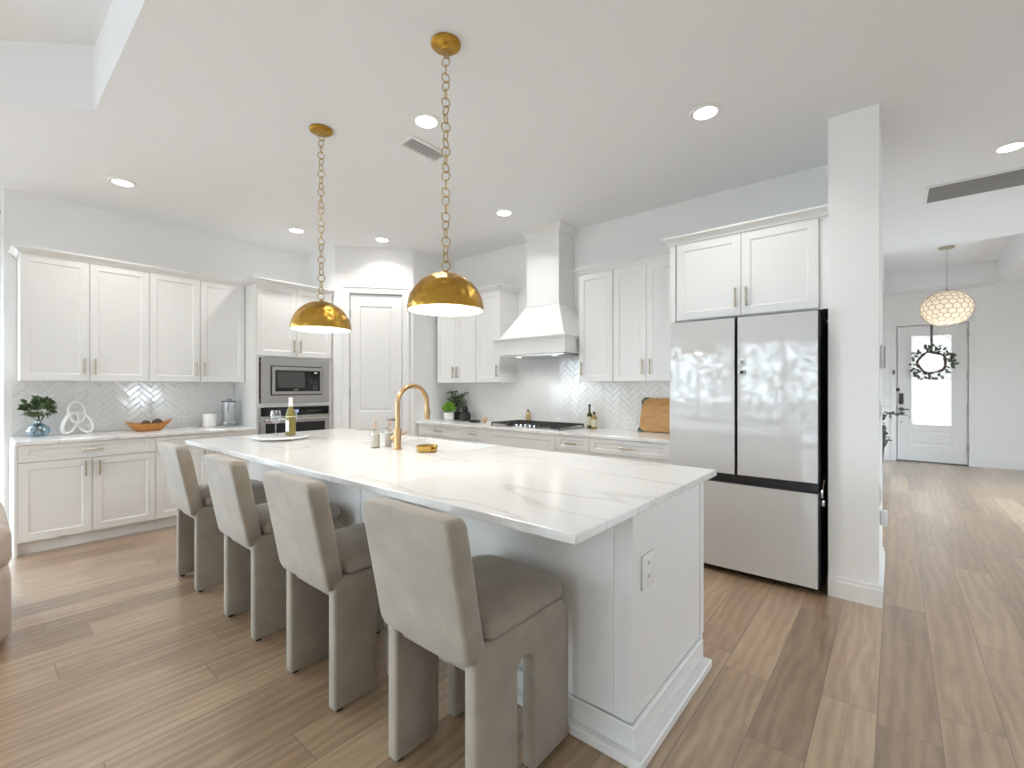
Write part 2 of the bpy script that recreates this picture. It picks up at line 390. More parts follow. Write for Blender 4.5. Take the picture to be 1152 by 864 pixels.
wd.box(.015, .07, YD+.0755, YD+.14, 0, 2.43); wd.box(.893, .945, YD+.0755, YD+.14, 0, 2.43); wd.box(.07, .893, YD+.0755, YD+.14, 2.37, 2.43); wd.box(.07, .893, YD+.0755, YD+.14, 0, .05)
struct(wd.build('wall_front', 'wall', smooth=False))
def wall_open(name, axis, pos, thick, a0, a1, openings):
    m = MB(); cur = a0
    def bx(p0, p1, z0, z1):
        if p1-p0 < 1e-4: return
        if axis == 'x': m.box(pos, pos+thick, p0, p1, z0, z1)
        else: m.box(p0, p1, pos, pos+thick, z0, z1)
    for (o0, o1, z0, z1) in openings:
        bx(cur, o0, 0, CE)
        if z0 > 0: bx(o0, o1, 0, z0)
        bx(o0, o1, z1, CE); cur = o1
    bx(cur, a1, 0, CE)
    return struct(m.build(name, 'wall', smooth=False))
wall_open('wall_rear', 'y', YR-.1, .1, XL-.1, XR+.1, [(-4.7, -1.1, .04, 2.42), (-.95, -.1, .04, 2.42)])
wall_open('wall_living_left', 'x', XL-.1, .1, YR, .32, [(-4.6, -.1, .02, 2.5)])
wall_open('wall_right', 'x', XR, .1, YR, YD+.1, [(2.5, 3.35, .7, 1.4), (6.0, 9.0, .05, 1.9)])
# rear sliding doors, windows
def window(name, axis, pos, a0, a1, z0, z1, bars):
    f = MB(); t = .03
    def bx(p0, p1, q0, q1, d=t):
        if axis == 'x': f.box(pos-d, pos+d, p0, p1, q0, q1)
        else: f.box(p0, p1, pos-d, pos+d, q0, q1)
    bx(a0, a1, z0, z0+.06); bx(a0, a1, z1-.06, z1); bx(a0, a0+.06, z0+.06, z1-.06); bx(a1-.06, a1, z0+.06, z1-.06)
    for b0, b1 in bars: bx(b0, b1, z0+.06, z1-.06)
    fr = struct(f.build(name, 'trim', smooth=False))
    p = MB()
    if axis == 'x': p.box(pos-.006, pos+.006, a0+.05, a1-.05, z0+.05, z1-.05)
    else: p.box(a0+.05, a1-.05, pos-.006, pos+.006, z0+.05, z1-.05)
    p.build('glass', 'pane', fr, smooth=False)
window('window_1', 'y', YR-.05, -4.7, -1.1, .04, 2.42, [(-3.95,-3.88), (-3.12,-2.88), (-2.02,-1.95)])
window('added_rear_window', 'y', YR-.05, -.95, -.1, .04, 2.42, [])  # unseen, added to throw more rear light on island, stools and wing wall
window('window_2', 'x', XL-.05, -4.6, -.1, .02, 2.5, [(-3.04,-2.96), (-1.64,-1.56)])
window('window_3', 'x', XR+.05, 2.5, 3.35, .7, 1.4, [])
window('added_hall_window', 'x', XR+.05, 6.0, 9.0, .05, 1.9, [(7.36,7.44)])  # unseen, added and kept low to light the hall floor and foyer
# outdoors behind the house, seen only in reflections
struct(MB().box(-9, 5, -9.2, YR-.12, -.118, -.08).build('patio_floor', 'outdoor', smooth=False))
struct(MB().box(-40, 40, -40, 45, -.4, -.12).build('ground', 'lawn', smooth=False))
hg = MB()
for i in range(9000):
    x = random.uniform(-11, 4); z = random.uniform(-.05, 3.3+.5*math.sin(x*3)); y = -9.4 - random.random()*1.2 - .25*math.sin(x*2.1)
    hg.leaf((x, y, z), (random.uniform(-1,1), random.uniform(-1,1), random.uniform(-.6,1)), random.uniform(.10,.24), random.uniform(.07,.13))
hd = hg.build('hedge', 'hedge', smooth=False); hd['kind'] = 'stuff'; tag(hd, 'leafy hedge outside the rear glass doors, mirrored in the fridge', 'hedge')

# baseboards
def base_seg(name, pts, closed=False, h=.13, t=.016):
    m = MB()
    for (a, b, nrm) in pts:
        a = Vector(a); b = Vector(b); nn = Vector(nrm)
        pl = [a, b, b+nn*t, a+nn*t]; m.prism([(p.x,p.y) for p in pl], 0, h*.8)
        pl = [a, b, b+nn*t*.55, a+nn*t*.55]; m.prism([(p.x,p.y) for p in pl], h*.8, h)
    return struct(m.build(name, 'trim', smooth=False))
base_seg('baseboard_wing', [((-.33,3.545), (-.075+.016,3.545), (0,-1)), ((-.075,3.5451), (-.075,4.41), (1,0))])
base_seg('baseboard_front', [((1.03,YD), (XR,YD), (0,-1)), ((-.5,YD), (-.065,YD), (0,-1))])
base_seg('baseboard_pantry', [(dg(0), dg(.085), (Nn.x,Nn.y)), (dg(.895), dg(.944), (Nn.x,Nn.y))])

# pantry door (diagonal); local frame: x along the diagonal, -y outwards
ang = math.atan2(Dg.y, Dg.x)
def panel_slab(m, x0, x1, z0, z1, yf, yb, panels, rec=.010, slope=.022):
    """door slab with recessed raised panels; front at yf (towards -y)"""
    bm = m.bm
    xs = sorted({x0, x1, *[p[0] for p in panels], *[p[1] for p in panels]}); zs = sorted({z0, z1, *[p[2] for p in panels], *[p[3] for p in panels]})
    def isp(a, b, c_, d_): return any(abs(p[0]-a)<1e-6 and abs(p[1]-b)<1e-6 and abs(p[2]-c_)<1e-6 and abs(p[3]-d_)<1e-6 for p in panels)
    def inside(a, b, c_, d_): return any(p[0]-1e-6<=a and b<=p[1]+1e-6 and p[2]-1e-6<=c_ and d_<=p[3]+1e-6 for p in panels)
    def V(x, y, z): return bm.verts.new((x, y, z))
    for i in range(len(xs)-1):
        for j in range(len(zs)-1):
            a, b, c_, d_ = xs[i], xs[i+1], zs[j], zs[j+1]
            if inside(a, b, c_, d_): continue
            bm.faces.new([V(a,yf,c_), V(b,yf,c_), V(b,yf,d_), V(a,yf,d_)])
    for (a, b, c_, d_) in panels:
        prev = [V(a,yf,c_), V(b,yf,c_), V(b,yf,d_), V(a,yf,d_)]
        for (ins, dep) in ((slope*.3, rec), (slope, rec), (slope*1.7, rec*.45)) if slope > .015 else ((slope, rec),):
            cur = [V(a+ins,yf+dep,c_+ins), V(b-ins,yf+dep,c_+ins), V(b-ins,yf+dep,d_-ins), V(a+ins,yf+dep,d_-ins)]
            for k in range(4): bm.faces.new((prev[k], prev[(k+1)%4], cur[(k+1)%4], cur[k]))
            prev = cur
        bm.faces.new(prev)
    A = [V(x0,yf,z0), V(x1,yf,z0), V(x1,yf,z1), V(x0,yf,z1)]; B = [V(x0,yb,z0), V(x1,yb,z0), V(x1,yb,z1), V(x0,yb,z1)]
    for k in range(4): bm.faces.new((A[k], A[(k+1)%4], B[(k+1)%4], B[k]))
    bm.faces.new(B)
    bmesh.ops.remove_doubles(bm, verts=bm.verts, dist=1e-5)
    return m
d1 = panel_slab(MB(), .181, .797, .012, 2.466, .004, .038, [(.30,.678,1.03,2.325), (.30,.678,.22,.82)]).build('door_1', 'door_paint', loc=(P0.x, P0.y, 0), rotz=ang, smooth=False); struct(d1)
cs = MB()
for x0, x1, z0, z1 in ((.092,.174,0,2.56), (.804,.886,0,2.56), (.174,.804,2.478,2.56)):
    cs.box(x0, x1, -.018, -.0005, z0, z1)
cs.box(.092, .104, -.026, -.018, 0, 2.56); cs.box(.874, .886, -.026, -.018, 0, 2.56); cs.box(.104, .874, -.026, -.018, 2.548, 2.56)
cs.build('casing', 'trim', d1, smooth=False)
for z in (2.22, 1.25, .30):
    MB().cyl((.178,-.004,z-.05), (.178,-.004,z+.05), .008, 10).build('hinge', 'steel', d1)
lv = MB(); lv.cyl((.735,.003,.93), (.735,-.012,.93), .028); lv.cyl((.735,-.012,.93), (.735,-.05,.93), .010); lv.tube([(.735,-.048,.93), (.69,-.052,.93), (.625,-.05,.93)], .009)
lv.build('lever_handle', 'steel_dark', d1)

# front door
X0, X1 = .03, .933
fd = panel_slab(MB(), X0, X1, .012, .64, YD+.03, YD+.075, [(.21, .753, .30, .56)], .010, .03)
fd.box(X0, .203, YD+.03, YD+.075, .64, 2.41); fd.box(.757, X1, YD+.03, YD+.075, .64, 2.41); fd.box(.203, .757, YD+.03, YD+.075, 2.255, 2.41)
fd.box(.197, .763, YD+.022, YD+.03, .632, .662); fd.box(.197, .763, YD+.022, YD+.03, 2.236, 2.262); fd.box(.197, .222, YD+.022, YD+.03, .662, 2.236); fd.box(.738, .763, YD+.022, YD+.03, .662, 2.236)
fdo = struct(fd.build('door_2', 'door_paint', smooth=False))
MB().box(.205, .755, YD+.045, YD+.058, .642, 2.253).build('glass', 'frosted', fdo, smooth=False)
cs = MB(); cs.box(-.065, .012, YD-.018, YD-.0005, 0, 2.505); cs.box(.953, 1.03, YD-.018, YD-.0005, 0, 2.505); cs.box(.012, .953, YD-.018, YD-.0005, 2.43, 2.505)
cs.build('casing', 'trim', fdo, smooth=False)
MB().box(.015, .945, YD+.005, YD+.03, 0, .02).build('threshold', 'steel_dark', fdo, smooth=False)
for z in (2.25, 1.55, .95, .3): MB().box(.930, .950, YD-.004, YD+.028, z-.055, z+.055).build('hinge', 'steel', fdo, smooth=False)
MB().box(.05, .115, YD+.002, YD+.03, 1.02, 1.22).bevel(.018, 3).build('keypad_lock', 'lock', fdo)
MB().box(.012, .06, YD-.028, YD+.03, 1.255, 1.315).bevel(.006).build('door_sensor', 'lock', fdo)
lv = MB(); lv.cyl((.085,YD+.03,.93), (.085,YD-.01,.93), .035); lv.tube([(.085,YD-.005,.93), (.085,YD-.035,.93), (.19,YD-.035,.93)], .011); lv.build('lever_handle', 'steel_dark', fdo)
MB().cyl((.085,YD+.03,.70), (.085,YD+.012,.70), .016).build('deadbolt', 'steel', fdo)
tag(MB().box(-.032, -.008, YD-.045, YD-.019, 1.56, 1.64).bevel(.005).build('door_sensor', 'lock'), 'small dark sensor on the casing left of the front door', 'sensor')

# ------------------------------------------------------------------ cabinets
def pull(parent, x, z, orient, L=.13, yf=-.02):
    m = MB(); r = .0055; so = .028
    if orient == 'v':
        m.box(x-r, x+r, yf-so-r*1.2, yf-so+r, z-L/2, z+L/2)
        for dz in (-L*.38, L*.38): m.box(x-r*.8, x+r*.8, yf-so+r, yf, z+dz-r, z+dz+r)
    else:
        m.box(x-L/2, x+L/2, yf-so-r*1.2, yf-so+r, z-r, z+r)
        for dx in (-L*.38, L*.38): m.box(x+dx-r, x+dx+r, yf-so+r, yf, z-r*.8, z+r*.8)
    m.bevel(.0015, 1); return m.build('handle', 'nickel', parent)
def front(root, kind, x0, x1, z0, z1, handle=None, fr=.058):
    g = .0022
    f = min(fr, (z1-z0)*.27) if kind == 'drawer' else fr
    m = panel_slab(MB(), x0+g, x1-g, z0+g, z1-g, -.02, -.0005, [(x0+fr, x1-fr, z0+f, z1-f)], .0075, .009)
    o = m.build(kind, 'cab', root, smooth=False)
    if handle: pull(o, *handle)
    return o
def cabinet(name, label, w, z0, z1, depth, loc, rotz, fronts, toe=False, group=None, body=None, cat='cabinet', crown=None):
    r = thing(name, label, cat, loc, rotz, group)
    b = MB()
    if body: body(b)
    else: b.box(.001, w-.001, 0, depth, z0, z1)
    b.build('body', 'cab', r, smooth=False)
    if toe: MB().box(.001, w-.001, .035, depth, 0, z0-.0005).build('toe_kick', 'cab', r, smooth=False)
    for f in fronts: front(r, *f)
    if crown:
        x0, x1, yb, zc, left, right = crown; mk_crown(x0, x1, yb, zc, left, right, 'crown', r)
    return r
def mk_crown(x0, x1, yb, zc, left, right, name, parent=None, loc=(0,0,0), rotz=0, h=.055, out=.05, yf=-.02):
    """crown moulding along x at the front plane yf, with optional mitred returns to yb"""
    prof = [(0,0), (.010,0), (.014,h*.25), (.028,h*.45), (out*.86,h*.72), (out,h*.78), (out,h), (0,h)]
    m = MB(); bm = m.bm
    path = []
    if left: path.append(((x0, yb), (-1, 0)))
    path.append(((x0, yf), (-1 if left else 0, -1))); path.append(((x1, yf), (1 if right else 0, -1)))
    if right: path.append(((x1, yb), (1, 0)))
    rings = [[bm.verts.new((p[0]+n[0]*o, p[1]+n[1]*o, zc+z)) for o, z in prof] for p, n in path]
    for A, B in zip(rings, rings[1:]):
        for k in range(len(prof)): bm.faces.new((A[k], A[(k+1)%len(prof)], B[(k+1)%len(prof)], B[k]))
    bm.faces.new(rings[0]); bm.faces.new(rings[-1][::-1])
    return m.build(name, 'cab', parent, loc=loc, rotz=rotz, ang=50)
RL = PI/2   # left run faces +x
CT = .902
# left base units (local x runs along world +y)
def base_doors(w):
    z = (.10, .735, .872); s = w/2
    return [('drawer', .0, w, z[1], .870, (w/2, .803, 'h', .14)), ('door', 0, s, .105, z[1]-.004, (s-.045, .645, 'v', .13)), ('door', s, w, .105, z[1]-.004, (s+.045, .645, 'v', .13))]
LY0, LYM, LY1 = .25, 1.12, 1.985
b1 = cabinet('base_cabinet', 'white shaker base cabinet under the vase and wooden bowl, left end of the run', LYM-LY0, .10, .871, .59, (-5.27, LY0, 0), RL, base_doors(LYM-LY0), toe=True, group='white base cabinets of the left run')
MB().box(-.018, 0, -.02, .59, 0, .871).build('end_panel', 'cab', b1, smooth=False)
cabinet('base_cabinet', 'white shaker base cabinet under the canister and glass jar, next to the oven tower', LY1-LYM, .10, .871, .59, (-5.27, LYM, 0), RL, base_doors(LY1-LYM), toe=True, group='white base cabinets of the left run')
# left uppers
UZ0, UZ1 = 1.385, 2.447
def up2(w, z0=UZ0, z1=UZ1, hz=None):
    s = w/2; hz = hz or z0+.13
    return [('door', 0, s, z0, z1, (s-.036, hz, 'v', .14)), ('door', s, w, z0, z1, (s+.036, hz, 'v', .14))]
LU = [.278, 1.135, 1.985]
cabinet('wall_cabinet', 'white double-door wall cabinet above the vase with leaves, end of the left run', LU[1]-LU[0], UZ0, UZ1, .305, (-5.57, LU[0], 0), RL, up2(LU[1]-LU[0]), group='white wall cabinets of the left run')
cabinet('wall_cabinet', 'white double-door wall cabinet above the white canister, beside the oven tower', LU[2]-LU[1], UZ0, UZ1, .305, (-5.57, LU[1], 0), RL, up2(LU[2]-LU[1]), group='white wall cabinets of the left run')
o = mk_crown(0, LU[2]-LU[0]-.053, .305, 2.4475, True, False, 'crown_molding', loc=(-5.57, LU[0], 0), rotz=RL)
tag(o, 'white crown moulding along the top of the left wall cabinets', 'molding')
# oven tower: open carcass so the appliances sit in real niches
TW = .868
def tower(b):
    b.box(0, .035, 0, .60, 0, 2.45); b.box(TW-.035, TW, 0, .60, 0, 2.45); b.box(.035, TW-.035, .58, .60, 0, 2.45)
    for z0, z1 in ((.10,.375), (1.108,1.152), (1.652,2.45)): b.box(.035, TW-.035, 0, .58, z0, z1)
tw = cabinet('oven_tower', 'tall white cabinet housing the microwave and oven beside the pantry door', TW, 0, 2.45, .60, (-5.27, 1.99, 0), RL,
    [('door', .012, TW/2, 1.672, 2.45, (TW/2-.036, 1.79, 'v', .14)), ('door', TW/2, TW-.012, 1.672, 2.45, (TW/2+.036, 1.79, 'v', .14)), ('drawer', .012, TW-.012, .105, .372, (TW/2, .30, 'h', .14))],
    body=tower, crown=(0, TW, .33, 2.4505, True, False))
# microwave
mw = thing('microwave', 'built-in stainless microwave in its trim kit, in the tall cabinet', 'microwave', (-5.27, 1.99, 0), RL)
a0, a1 = .045, .823
MB().box(.10, .77, .0, .45, 1.20, 1.61).build('case', 'steel_dark', mw, smooth=False)
t = MB(); t.box(a0, a1, -.022, -.0005, 1.154, 1.236); t.box(a0, a1, -.022, -.0005, 1.568, 1.650); t.box(a0, .145, -.022, -.0005, 1.236, 1.568); t.box(.735, a1, -.022, -.0005, 1.236, 1.568)
t.build('trim_kit', 'steel', mw, smooth=False)
t = MB(); t.box(.149, .731, -.012, -.0005, 1.240, 1.564); t.build('surround', 'black', mw, smooth=False)
t = MB(); x0, x1, z0, z1 = .155, .722, 1.25, 1.556
t.box(x0, x1, -.04, -.0125, z0, z0+.032); t.box(x0, x1, -.04, -.0125, z1-.038, z1); t.box(x0, x0+.034, -.04, -.0125, z0+.032, z1-.038); t.box(x1-.022, x1, -.04, -.0125, z0+.032, z1-.038)
t.build('door_frame', 'steel', mw, smooth=False)
gl = MB().box(x0+.034, x1-.022, -.034, -.0125, z0+.032, z1-.038).build('door_glass', 'black_glass', mw, smooth=False)
MB().box(x0+.06, x0+.36, -.0345, -.034, z0+.07, z1-.052).build('window', 'dark_window', gl, smooth=False)
MB().box(x0+.475, x0+.515, -.0346, -.034, z1-.068, z1-.052).build('clock_display', 'white_paper', gl, smooth=False)
kp = MB()
for i in range(3):
    for j in range(5): kp.box(x0+.462+i*.022, x0+.474+i*.022, -.0345, -.034, z0+.05+j*.022, z0+.058+j*.022)
kp.build('keypad', 'steel_dark', gl, smooth=False)
MB().box(x0+.238, x0+.285, -.0345, -.034, z0+.044, z0+.052).build('logo_mark', 'steel', gl, smooth=False)
# oven
ov = thing('wall_oven', 'built-in stainless oven with black control panel, below the microwave', 'oven', (-5.27, 1.99, 0), RL)
MB().box(.05, .815, 0, .55, .385, 1.10).build('case', 'steel_dark', ov, smooth=False)
cpn = MB().box(.04, .812, -.03, -.0005, 1.012, 1.104).build('control_panel', 'black_glass', ov, smooth=False)
MB().box(.38, .45, -.0305, -.03, 1.04, 1.075).build('display', 'display', cpn, smooth=False)
m_ = MB()
for i in range(6): m_.box(.56+i*.03, .578+i*.03, -.0305, -.03, 1.055, 1.058)
m_.build('touch_marks', 'steel', cpn, smooth=False)
for xa, xb in ((.03, .0415), (.8125, .824)): MB().box(xa, xb, -.03, -.0005, .385, 1.104).build('side_trim', 'steel', ov, smooth=False)
dr = MB(); dr.box(.042, .812, -.035, -.0005, .93, 1.008); dr.box(.042, .812, -.035, -.0005, .385, .43); dr.box(.042, .09, -.035, -.0005, .43, .93); dr.box(.764, .812, -.035, -.0005, .43, .93)
dro = dr.build('door', 'steel', ov, smooth=False)
MB().box(.09, .764, -.033, -.004, .43, .93).build('window', 'black_glass', dro, smooth=False)
h = MB(); h.cyl((.07,-.085,.965), (.785,-.085,.965), .013, 14); h.cyl((.11,-.035,.965), (.11,-.085,.965), .008); h.cyl((.745,-.035,.965), (.745,-.085,.965), .008)
h.build('handle', 'steel', dro)

# range run, base units.  face of doors at y=3.64
FY = 3.66
def drawers3(w, wide=True):
    L = .14 if w > .5 else .12
    return [('drawer', 0, w, .735, .870, (w/2, .803, 'h', L)), ('drawer', 0, w, .425, .731, (w/2, .60, 'h', L)), ('drawer', 0, w, .105, .421, (w/2, .29, 'h', L))]
rb = [(-4.592,-3.805,'white wide drawer unit below the potted grass, at the pantry end of the range run','w'), (-3.805,-3.422,'white narrow drawer unit left of the cooktop base','n'),
      (-3.422,-2.512,'white base unit with plain deep fronts under the cooktop','c'), (-2.512,-2.135,'white narrow drawer unit right of the cooktop base, below the oil bottles','n'), (-2.135,-1.385,'white wide drawer unit below the bamboo board, beside the fridge','w')]
for x0, x1, lab, k in rb:
    w_ = x1-x0
    fr = drawers3(w_) if k != 'c' else [('drawer', 0, w_, .49, .870, None), ('drawer', 0, w_, .105, .486, (w_/2, .42, 'h', .14))]
    cabinet('base_cabinet', lab, w_, .10, .871, .60, (x0, FY, 0), 0, fr, toe=True, group='base units of the range run')
# range uppers, face at 3.93
UY = 3.95
def up1(w, side, z0=UZ0, z1=UZ1): return [('door', 0, w, z0, z1, (w-.034 if side == 'r' else .034, z0+.13, 'v', .14))]
cabinet('wall_cabinet', 'white double-door wall cabinet above the potted grass, in the pantry corner', .70, UZ0, UZ1, .31, (-4.566, UY, 0), 0, up2(.70), group='wall cabinets of the range run')
cabinet('wall_cabinet', 'white single-door wall cabinet left of the range hood', .38, UZ0, UZ1, .31, (-3.862, UY, 0), 0, up1(.38, 'r'), group='wall cabinets of the range run')
cabinet('wall_cabinet', 'white single-door wall cabinet right of the range hood', .375, UZ0, UZ1, .31, (-2.425, UY, 0), 0, up1(.375, 'l'), group='wall cabinets of the range run')
cabinet('wall_cabinet', 'white double-door wall cabinet above the bamboo board', .655, UZ0, UZ1, .31, (-2.046, UY, 0), 0, up2(.655), group='wall cabinets of the range run')
tag(mk_crown(0, 1.084, .31, UZ1+.0005, False, True, 'crown_molding', loc=(-4.566, UY, 0)), 'white crown moulding on the wall cabinets left of the hood', 'molding')
tag(mk_crown(0, .992, .31, UZ1+.0005, True, False, 'crown_molding', loc=(-2.425, UY, 0)), 'white crown moulding on the wall cabinets right of the hood', 'molding')
# over-fridge cabinet, side panel
of = cabinet('fridge_top_cabinet', 'deep white double-door cabinet above the fridge', .945, 1.845, 2.45, .63, (-1.332, 3.62, 0), 0,
    [('door', .006, .476, 1.852, 2.447, (.476-.036, 1.98, 'v', .14)), ('door', .476, .946, 1.852, 2.447, (.476+.036, 1.98, 'v', .14))], crown=(-.048, .998, .3, 2.4505, True, False))
MB().box(.946, .998, -.0, .02, 1.845, 2.45).build('filler', 'cab', of, smooth=False)
o = MB().box(0, .044, 0, .64, 0, 2.45).build('side_panel', 'cab', loc=(-1.379, 3.60, 0), smooth=False); tag(o, 'tall white end panel between the counter and the fridge', 'panel')

# ------------------------------------------------------------------ countertops and backsplash
o = MB().box(0, .655, 0, 1.752, 0, .03).bevel(.003, 1).build('countertop', 'quartz', loc=(-5.879, .236, CT-.03), smooth=False); tag(o, 'white quartz countertop on the left base cabinets', 'countertop')
o = MB().box(0, 3.226, 0, .645, 0, .03).bevel(.003, 1).build('countertop', 'quartz', loc=(-4.608, 3.619, CT-.03), smooth=False); tag(o, 'white quartz countertop of the range wall, holding the cooktop', 'countertop')

def herringbone(w, h, W=.047, n=3, grout=.0022, seed=1, y0=0.0):
    """tiles in the local xz plane, facing -y"""
    rnd = random.Random(seed); bm = bmesh.new(); s2 = math.sqrt(.5); R = int((w+h)/W)+4
    def add(cx, cy, lx, ly):
        ta, tb = rnd.gauss(0, .0035), rnd.gauss(0, .0035); b = .0035; g = grout/2
        def P(x, y, d):
            X, Y = cx+x, cy+y
            return ((X-Y)*s2, -d-(x-lx/2)*ta-(y-ly/2)*tb, (X+Y)*s2)
        o_ = [P(g,g,.002), P(lx-g,g,.002), P(lx-g,ly-g,.002), P(g,ly-g,.002)]
        i_ = [P(g+b,g+b,.0055), P(lx-g-b,g+b,.0055), P(lx-g-b,ly-g-b,.0055), P(g+b,ly-g-b,.0055)]
        xs = [p[0] for p in o_]; zs = [p[2] for p in o_]
        if max(xs) < 0 or min(xs) > w or max(zs) < 0 or min(zs) > h: return
        a = [bm.verts.new(p) for p in o_]; c_ = [bm.verts.new(p) for p in i_]
        bm.faces.new(c_)
        for k in range(4): bm.faces.new((a[k], a[(k+1)%4], c_[(k+1)%4], c_[k]))
    for i in range(-R, R):
        for j in range(-R, R):
            d = (i-j) % (2*n)
            if d == 0: add(i*W, j*W, n*W, W)
            elif d == 2*n-1: add(i*W, j*W, W, n*W)
    for co, no in (((0,0,0),(-1,0,0)), ((w,0,0),(1,0,0)), ((0,0,0),(0,0,-1)), ((0,0,h),(0,0,1))):
        bmesh.ops.bisect_plane(bm, geom=bm.verts[:]+bm.edges[:]+bm.faces[:], plane_co=co, plane_no=no, clear_outer=True)
    return bm
def backsplash(label, rects, loc, rotz, seed):
    r = thing('backsplash', label, 'backsplash', loc, rotz)
    gm = MB(); tm = MB()
    for k, (x0, x1, z0, z1) in enumerate(rects):
        gm.box(x0, x1, -.004, -.0003, z0, z1)
        b = herringbone(x1-x0, z1-z0, seed=seed); b.transform(Matrix.Translation((x0, -.0015, z0)))
        me = D.meshes.new('t'); b.to_mesh(me); b.free(); tm.bm.from_mesh(me); D.meshes.remove(me)
    gm.build('grout_bed', 'grout', r, smooth=False); 
    bm2 = tm.bm; me = D.meshes.new('tiles'); bm2.to_mesh(me); bm2.free(); me.materials.append(M['tile'])
    o = D.objects.new('tiles', me); C.objects.link(o); o.parent = r
    return r
backsplash('white glazed herringbone tile backsplash behind the vase, bowl and canister', [(0, 1.735, 0, UZ0-CT-.001)], (-5.88, .245, CT+.0005), RL, 3)
backsplash('white glazed herringbone tile backsplash behind the cooktop', [(0, 3.228, 0, UZ0-CT-.001), (1.14, 2.18, UZ0-CT-.001, 1.70-CT)], (-4.609, WY, CT+.0005), 0, 5)

# ------------------------------------------------------------------ range hood
hx0, hx1 = -3.36, -2.45; hc = (hx0+hx1)/2
hood = thing('range_hood', 'white range hood with tapered canopy over the cooktop', 'range hood', (hc, WY, 0))
hw = (hx1-hx0)/2; yF = 3.72-WY; yB = -.012
b = MB(); b.box(-hw, hw, yF, yB, 1.672, 1.850); b.build('canopy_box', 'cab', hood, smooth=False)
b = MB(); b.box(-hw-.026, hw+.026, yF-.026, yB, 1.832, 1.852); b.box(-hw-.014, hw+.014, yF-.014, yB, 1.818, 1.832); b.bevel(.004, 1); b.build('ledge_molding', 'cab', hood, smooth=False)
b = MB(); cwx = .212; cyF = 3.97-WY
b.frustum((-hw+.03, hw-.03, yF+.03, yB), 1.852, (-cwx-.006, cwx+.006, cyF-.006, yB), 2.205); b.build('tapered_canopy', 'cab', hood, smooth=False)
b = MB(); b.box(-cwx, cwx, cyF, yB, 2.225, CE-.001); b.build('chimney', 'cab', hood, smooth=False)
b = MB(); b.box(-cwx-.012, cwx+.012, cyF-.012, yB, 2.205, 2.225); b.bevel(.004, 2); b.build('collar_molding', 'cab', hood, smooth=False)
mk_crown(-cwx, cwx, yB, CE-.09, True, True, 'crown', hood, h=.088, out=.06, yf=cyF)
b = MB(); b.box(-hw+.05, hw-.05, yF+.05, yB-.03, 1.655, 1.6715); hl = b.build('filter_insert', 'steel', hood, smooth=False)
for sx in (-.24, .24):
    m_ = MB(); m_.lathe([(0,1.652), (.035,1.652), (.035,1.655)], (sx, yF+.14, 0), 20); m_.build('hood_light', 'hood_led', hood)
    lamp('SPOT', 'hood_lamp', (sx, yF+.14, 1.645), 4.5, (1, .97, .93), hood, .06, (0,0,0), 165)
hk = MB(); hk.tube([(.02,-.3,2.83), (.02,-.315,2.82), (.02,-.322,2.80), (.02,-.312,2.785), (.02,-.305,2.795)], .004, 8)
hk.build('adhesive_hook', 'plastic', hood)
# ------------------------------------------------------------------ fridge
fr = thing('refrigerator', 'white glass-front french-door refrigerator with black sides', 'refrigerator', (-.846, 3.86, 0))
fx0, fx1 = -.475, .474; yf = 3.455-3.86; yb = .36
b = MB(); b.box(fx0+.006, fx1-.004, yf+.10, yb, .035, 1.80); b.bevel(.006, 2); b.build('body', 'fridge_side', fr)
b = MB(); b.box(fx0+.02, fx1-.02, yf+.055, yf+.10, .045, 1.79); b.build('gasket', 'black', fr, smooth=False)
mid = -.008
def fdoor(name, x0, x1, z0, z1):
    b = MB(); b.box(x0, x1, yf+.005, yf+.085, z0, z1); b.bevel(.006, 2); d = b.build(name, 'fridge_side', fr)
    b = MB(); b.box(x0+.004, x1-.004, yf, yf+.0045, z0+.004, z1-.004); b.build('glass_panel', 'fridge', d, smooth=False)
    return d
dl = fdoor('door', fx0, mid-.006, .715, 1.82); drr = fdoor('door', mid+.006, fx1, .715, 1.82)
fdoor('freezer_drawer', fx0, fx1, .045, .655)
b = MB(); b.box(fx0+.004, fx1-.004, yf+.03, yf+.085, .657, .713); b.build('grip_recess', 'black', fr, smooth=False)
for xa in (fx0+.05, fx1-.14): MB().box(xa, xa+.09, yf+.09, yf+.2, 1.8005, 1.83).build('hinge_cover', 'fridge_side', fr, smooth=False)
for x in (fx0+.06, fx1-.06):
    for y in (yf+.13, yb-.08): MB().cyl((x, y, 0), (x, y, .036), .022, 14).build('foot', 'black', fr)
b = MB(); b.box(.012, .052, yf-.008, yf-.0003, 1.482, 1.522); b.bevel(.003); mg = b.build('fridge_magnet', 'plastic', loc=(-.846, 3.86, 0)); tag(mg, 'square white-framed magnet on the right fridge door', 'magnet')
MB().box(.0195, .0445, yf-.0095, yf-.008, 1.4895, 1.5145).build('face', 'steel_dark', mg, smooth=False)
b = MB(); b.box(.010, .056, yf-.014, yf-.0003, 1.418, 1.448); b.bevel(.004); mg = b.build('fridge_timer', 'steel', loc=(-.846, 3.86, 0)); tag(mg, 'small grey clip with dark face on the right fridge door, below the square magnet', 'magnet')
MB().box(.018, .044, yf-.0155, yf-.014, 1.423, 1.443).build('face', 'black', mg, smooth=False)
cl = thing('door_latch', 'silver child latch hanging from the fridge side at the drawer gap', 'latch', (-.372, 3.56, .66))
b = MB(); b.tube([(.012,-.01,-.03), (.014,-.012,.02), (.022,-.03,.075)], .005, 8); b.build('strap', 'chrome', cl)
b = MB(); b.box(.001, .018, -.03, .015, -.045, .01); b.box(.004, .024, -.015, .02, -.10, -.06); b.bevel(.003); b.build('catch', 'chrome', cl)

